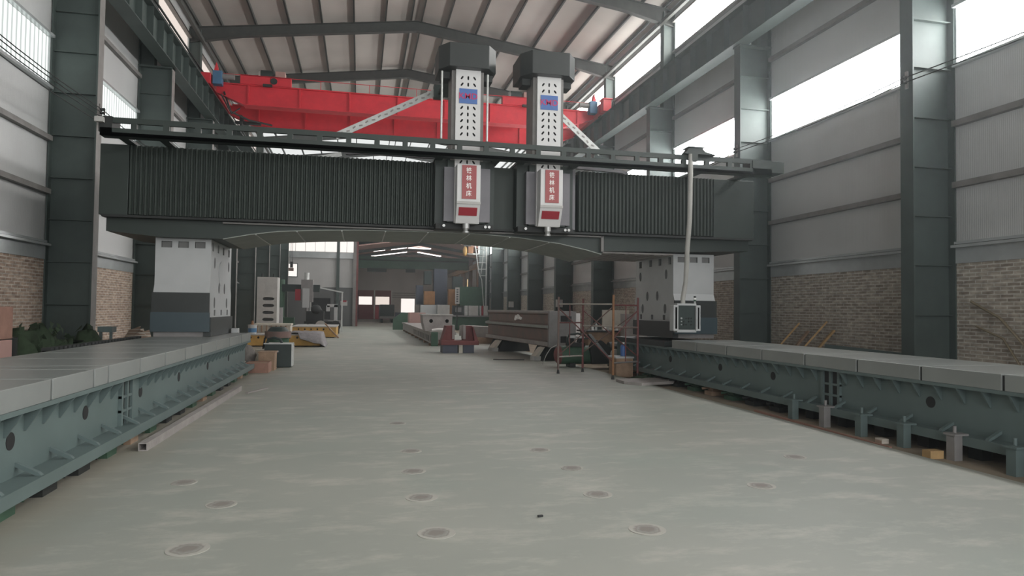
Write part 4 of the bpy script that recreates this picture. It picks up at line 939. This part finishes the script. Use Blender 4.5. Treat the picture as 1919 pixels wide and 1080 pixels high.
b = B(); b.path([(10.8, 9.25, -.05), (10.85, 9.2, .6), (10.9, 9.35, 1.1), (10.9, 9.8, 1.55), (10.92, 10.4, 1.85)], .025, 6).path([(10.8, 9.25, .1), (10.85, 9.35, .7), (10.9, 9.75, 1.2), (10.92, 10.3, 1.4)], .02, 6).path([(10.75, 9.1, -.05), (10.8, 9.25, .25), (10.85, 9.0, .5)], .02, 6)
tag(obj('dry_vine', b, 'vine'), 'withered vine climbing the brick wall right of the nearest right column', 'vine')
# left wall clutter
t = root('weed_clump', 'dark weedy heap between the left bed and the nearest left column', 'weeds', (-6.1, 15.9, 0))
rr = random.Random(11); b = B()
for k in range(9): b.ball((-6.45+rr.random()*.9, 14.3+k*.2, .35+rr.random()*.3), .32, .3, .42+.15*rr.random(), 9, 6, .3, rr)
h_ = obj('heap', b, 'weed', t)
b = B()
for k in range(60):
    x, y = -6.5+rr.random()*.9, 14.2+rr.random()*1.9; z = .6+rr.random()*.5; a = rr.random()*6.3; l = .12+.12*rr.random()
    b.face([(x, y, z), (x+l*math.cos(a), y+l*math.sin(a), z+.1), (x+.6*l*math.cos(a+.6), y+.6*l*math.sin(a+.6), z+.16)])
obj('leaves', b, 'weed', t)
tag(obj('dark_barrel', B().tube((-6.2, 13.6, -.0), (-6.2, 13.6, 1.0), .33, 18), 'guard'), 'dark round barrel in front of the weedy heap by the left wall', 'barrel')
for k in range(3):
    tag(obj('pink_block', B().box(-6.3, -5.36, 11.6, 12.3, k*.52, k*.52+.505), 'foam' if k < 2 else 'crate', bev=.01), ('pink foam block at the bottom of the stack by the left picture edge', 'middle pink foam block of the stack by the left picture edge', 'top reddest block of the pink stack by the left picture edge')[k], 'block', 'pink blocks stacked by the left wall')
t = root('small_stand', 'small pale green stand at the foot of the nearest left column', 'stand', (-5.35, 16.4, 0))
obj('stand_top', B().box(-5.5, -5.22, 16.3, 16.6, 1.0, 1.12), 'bed', t)
for x in (-5.48, -5.28): obj('leg', B().box(x, x+.05, 16.35, 16.4, 0, 1.0), 'bed', t)
tag(obj('rubble_pile', B().ball((-5.05, 17.7, .4), .5, .42, .58, 12, 7, .25, random.Random(4)), 'brick_l'), 'low rubble pile by the brick wall behind the small green stand', 'rubble')

# ================================================================== FAR BACKGROUND
t = root('lathe_bed', 'long dark green machine body far back under white covers', 'machine', (6.2, 52, 0))
obj('machine_body', B().box(3.0, 9.7, 51.6, 53, 0, 1.05), 'green', t); obj('machine_rail', B().box(6.6, 9.75, 51.5, 51.7, 1.0, 1.1), 'grey', t)
obj('green_hump', B().prism([(2.4, 0), (2.4, .8), (3.0, 1.25), (4.2, 1.3), (4.6, .9), (4.6, 0)], 'Y', 51, 51.6), 'green', t)
t = root('white_enclosure', 'white machine cover boxes standing on the long dark machine far back', 'cover', (5.4, 52, 1.05))
obj('cover_box', B().box(4.5, 5.7, 51.9, 52.7, 1.06, 1.86), 'white', t); obj('cover_box', B().box(5.72, 6.65, 51.7, 52.7, 1.06, 1.88), 'lgrey', t)
t = root('grey_cabinets', 'row of gray cabinets at the right end of the long dark machine', 'cabinets', (8.2, 52, 1.05))
for k, (x0, x1, mt) in enumerate(((6.9, 7.7, 'guard'), (7.8, 8.05, 'galv'), (8.1, 8.85, 'lgrey'), (9.0, 9.1, 'white'), (9.12, 9.25, 'signred2'), (9.28, 9.62, 'lgrey'))): obj('cabinet_door', B().box(x0, x1, 51.75, 52.3, 1.06, 1.85), mt, t)
obj('keypad', B().box(7.1, 7.55, 51.7, 51.75, 1.35, 1.7), 'grey', t)
t = root('milling_head', 'dark blue milling heads and columns rising far back in the next hall', 'machine', (5.6, 57, 0))
for x0, x1, z0, z1, mt in ((4.55, 5.1, 1.9, 3.5, 'navy'), (6.0, 7.1, 1.5, 4.9, 'navy'), (4.9, 5.9, .8, 1.9, 'dark'), (5.2, 5.8, 3.6, 4.7, 'grnbox'), (7.6, 8.4, .9, 4.3, 'grnbox')): obj('column_body', B().box(x0, x1, 57, 58, z0, z1), mt, t)
obj('machine_base', B().box(4.5, 8.6, 57, 58.2, 0, .95), 'grnbox', t)
tag(obj('amber_crate', B().box(5.12, 5.98, 56, 56.6, 1.9, 3.0), 'amber'), 'amber timber crate beside the dark blue machine heads', 'crate')
tag(obj('crate_prop', B().box(5.12, 5.98, 56, 56.6, 0, 1.9), 'dark'), 'dark stand under the amber timber crate', 'stand')
tag(obj('brown_crate', B().box(7.1, 7.88, 56, 56.6, 0, 3.2), 'amber'), 'brown slatted crate right of the dark blue machine heads', 'crate')
t = root('banner_board', 'narrow white vertical board with dark characters far back', 'board', (7.0, 50, 1.95))
nb = obj('board_panel', B().box(6.83, 7.15, 50.0, 50.05, 1.95, 3.17), 'lgrey', t)
b = B()
for k in range(6): b.box(6.92, 7.06, 49.985, 50, 2.1+k*.17, 2.19+k*.17)
obj('dark_mark', b, 'guard', nb); obj('board_post', B().box(6.95, 7.03, 50.05, 50.12, 0, 3.1), 'dark', t)
tag(obj('green_machine', B().box(7.9, 9.9, 55, 56.4, 0, 3.4), 'green'), 'big dark green machine housing behind the narrow white board', 'machine')
# truck at the far door
t = root('truck', 'dark truck parked in front of the far maroon doors', 'truck', (2.9, 75, 0))
obj('truck_body', B().box(2.1, 3.6, 74, 79, .5, 1.95), 'grnbox', t, bev=.05); obj('windscreen', B().box(2.25, 3.45, 73.96, 74, 1.25, 1.8), 'guard', t); obj('bumper', B().box(2.05, 3.65, 73.8, 74, .45, .7), 'grey', t)
obj('mirror', B().box(1.6, 1.95, 74, 74.2, .4, 1.7), 'signred2', t)
for x in (2.2, 3.3):
    for y in (74.8, 78): obj('wheel', B().disc((x+.1, y, .42), .42, 'X', x, x+.22, 16), 'dark', t)
tag(obj('dark_chest', B().box(3.55, 4.6, 71, 72, 0, 1.15), 'navy'), 'dark chest standing on the floor right of the truck', 'chest')
tag(obj('door_sill', B().box(-.2, 3.6, 80.5, YF-.1, 0, .22), 'lgrey'), 'pale raised sill before the far maroon doors', 'sill')
# far crane and hoist
t = root('green_crane', 'dark green crane girder crossing the next hall below its roof', 'crane', (5.8, 66, 5.4))
obj('girder', B().box(-.29, 10.25, 66, 66.5, 5.35, 6.5), 'green', t); obj('walkway', B().box(-.2, 10.25, 65.6, 66, 6.1, 6.2), 'dark', t)
for x in (.6, 1.5, 4.2): obj('festoon_box', B().box(x, x+.9, 65.8, 66, 5.0, 5.35), 'dark', t)
t = root('yellow_hoist', 'yellow chain hoist hanging high up beside the ladder', 'hoist', (8.9, 58, 6.0))
obj('hoist_body', B().ball((8.72, 58, 6.55), .2, .2, .42, 12, 8), 'yellow', t); obj('hoist_box', B().box(8.95, 9.4, 57.8, 58.2, 6.35, 6.95), 'orange', t, bev=.05)
obj('hoist_bar', B().box(8.9, 9.9, 57.95, 58.05, 6.28, 6.36).box(9.85, 9.95, 57.9, 58.1, 6.3, 7.3), 'galv', t); obj('chain', B().tube((9.05, 58, 2.5), (9.05, 58, 6.4), .02, 6), 'dark', t); obj('trolley_bar', B().box(8.6, 9.2, 57.9, 58.1, 6.95, 7.6), 'dark', t)
b = B(); b.box(10.3, 10.6, YB+.2, YF, 5.35, 5.75); tag(obj('hall_runway_beam', b, 'wood'), 'brown crane runway beam along the right side of the next hall', 'runway beam')
for k in range(4): struct('column', B().box(10.6, 11.0, YB+3+k*5, YB+3.3+k*5, 0, 6.6), 'brown')
# ladder
t = root('steel_ladder', 'pale steel ladder climbing the far right columns, tapering towards the floor', 'ladder', (9.4, 54.7, 0))
lp = [U_ for U_ in ((8.96, 7.3), (9.35, 4.6), (9.62, 3.95), (9.85, 1.2))]
obj('rail', B().path([(x, 54.7, z) for x, z in lp], .04, 6), 'galv', t); obj('rail', B().bar((9.98, 54.7, .0), (9.98, 54.7, 7.3), .09, .09), 'galv', t); obj('rail', B().bar((9.82, 54.7, 7.3), (9.55, 54.7, 4.4), .05, .05), 'galv', t)
for k in range(6):
    z = 6.95-.53*k; xa = 8.96+(9.35-8.96)*(7.3-z)/2.7+.0
    obj('rung', B().tube((xa, 54.7, z), (9.98, 54.7, z), .03, 6), 'galv', t)
# switch boxes on the far right columns
for y, xx, lb in ((CY[7]+.0, 10.15, 'white switch box on the far right column behind the brown casting'), (CY[5]+.0, 10.1, 'white switch box on the right column above the brown casting')):
    t = root('switch_box', lb, 'switch box', (xx+.3, y-.1, 1.85), 'switch boxes on the right columns')
    obj('box_body', B().box(xx-.05, xx+.28, y-.22, y-.06, 1.75, 2.15), 'lgrey', t); obj('box_front', B().box(xx+.0, xx+.2, y-.24, y-.22, 1.8, 2.1), 'white', t)
    obj('side_box', B().box(xx+.3, xx+.65, y-.2, y-.06, 1.72, 2.12), 'grnbox', t)


# thin haze added to imitate lens glare around the bright windows
vsn = wd.node_tree.nodes.new('ShaderNodeVolumeScatter'); vsn.inputs['Density'].default_value = .0028; vsn.inputs['Anisotropy'].default_value = .75; vsn.inputs['Color'].default_value = (.9, .97, 1, 1)
wd.node_tree.links.new(vsn.outputs[0], wd.node_tree.nodes['World Output'].inputs['Volume'])

# ================================================================== CAMERA
cam = bpy.data.cameras.new('camera'); co = bpy.data.objects.new('camera', cam); COL.objects.link(co)
cam.sensor_width = 36; cam.lens = FPX/1919*36; cam.clip_start = .05; cam.clip_end = 400
mw = Matrix.Identity(4)
for i in range(3): mw[i][0], mw[i][1], mw[i][2] = Rv[i], Uv[i], -Fv[i]
mw[2][3] = EYE; co.matrix_world = mw; SC.camera = co
vs = SC.view_settings; vs.view_transform = 'Standard'; vs.look = 'None'; vs.gamma = 1; vs.use_curve_mapping = False; vs.exposure = 1.28
SC.cycles.max_bounces = 7; SC.cycles.diffuse_bounces = 4
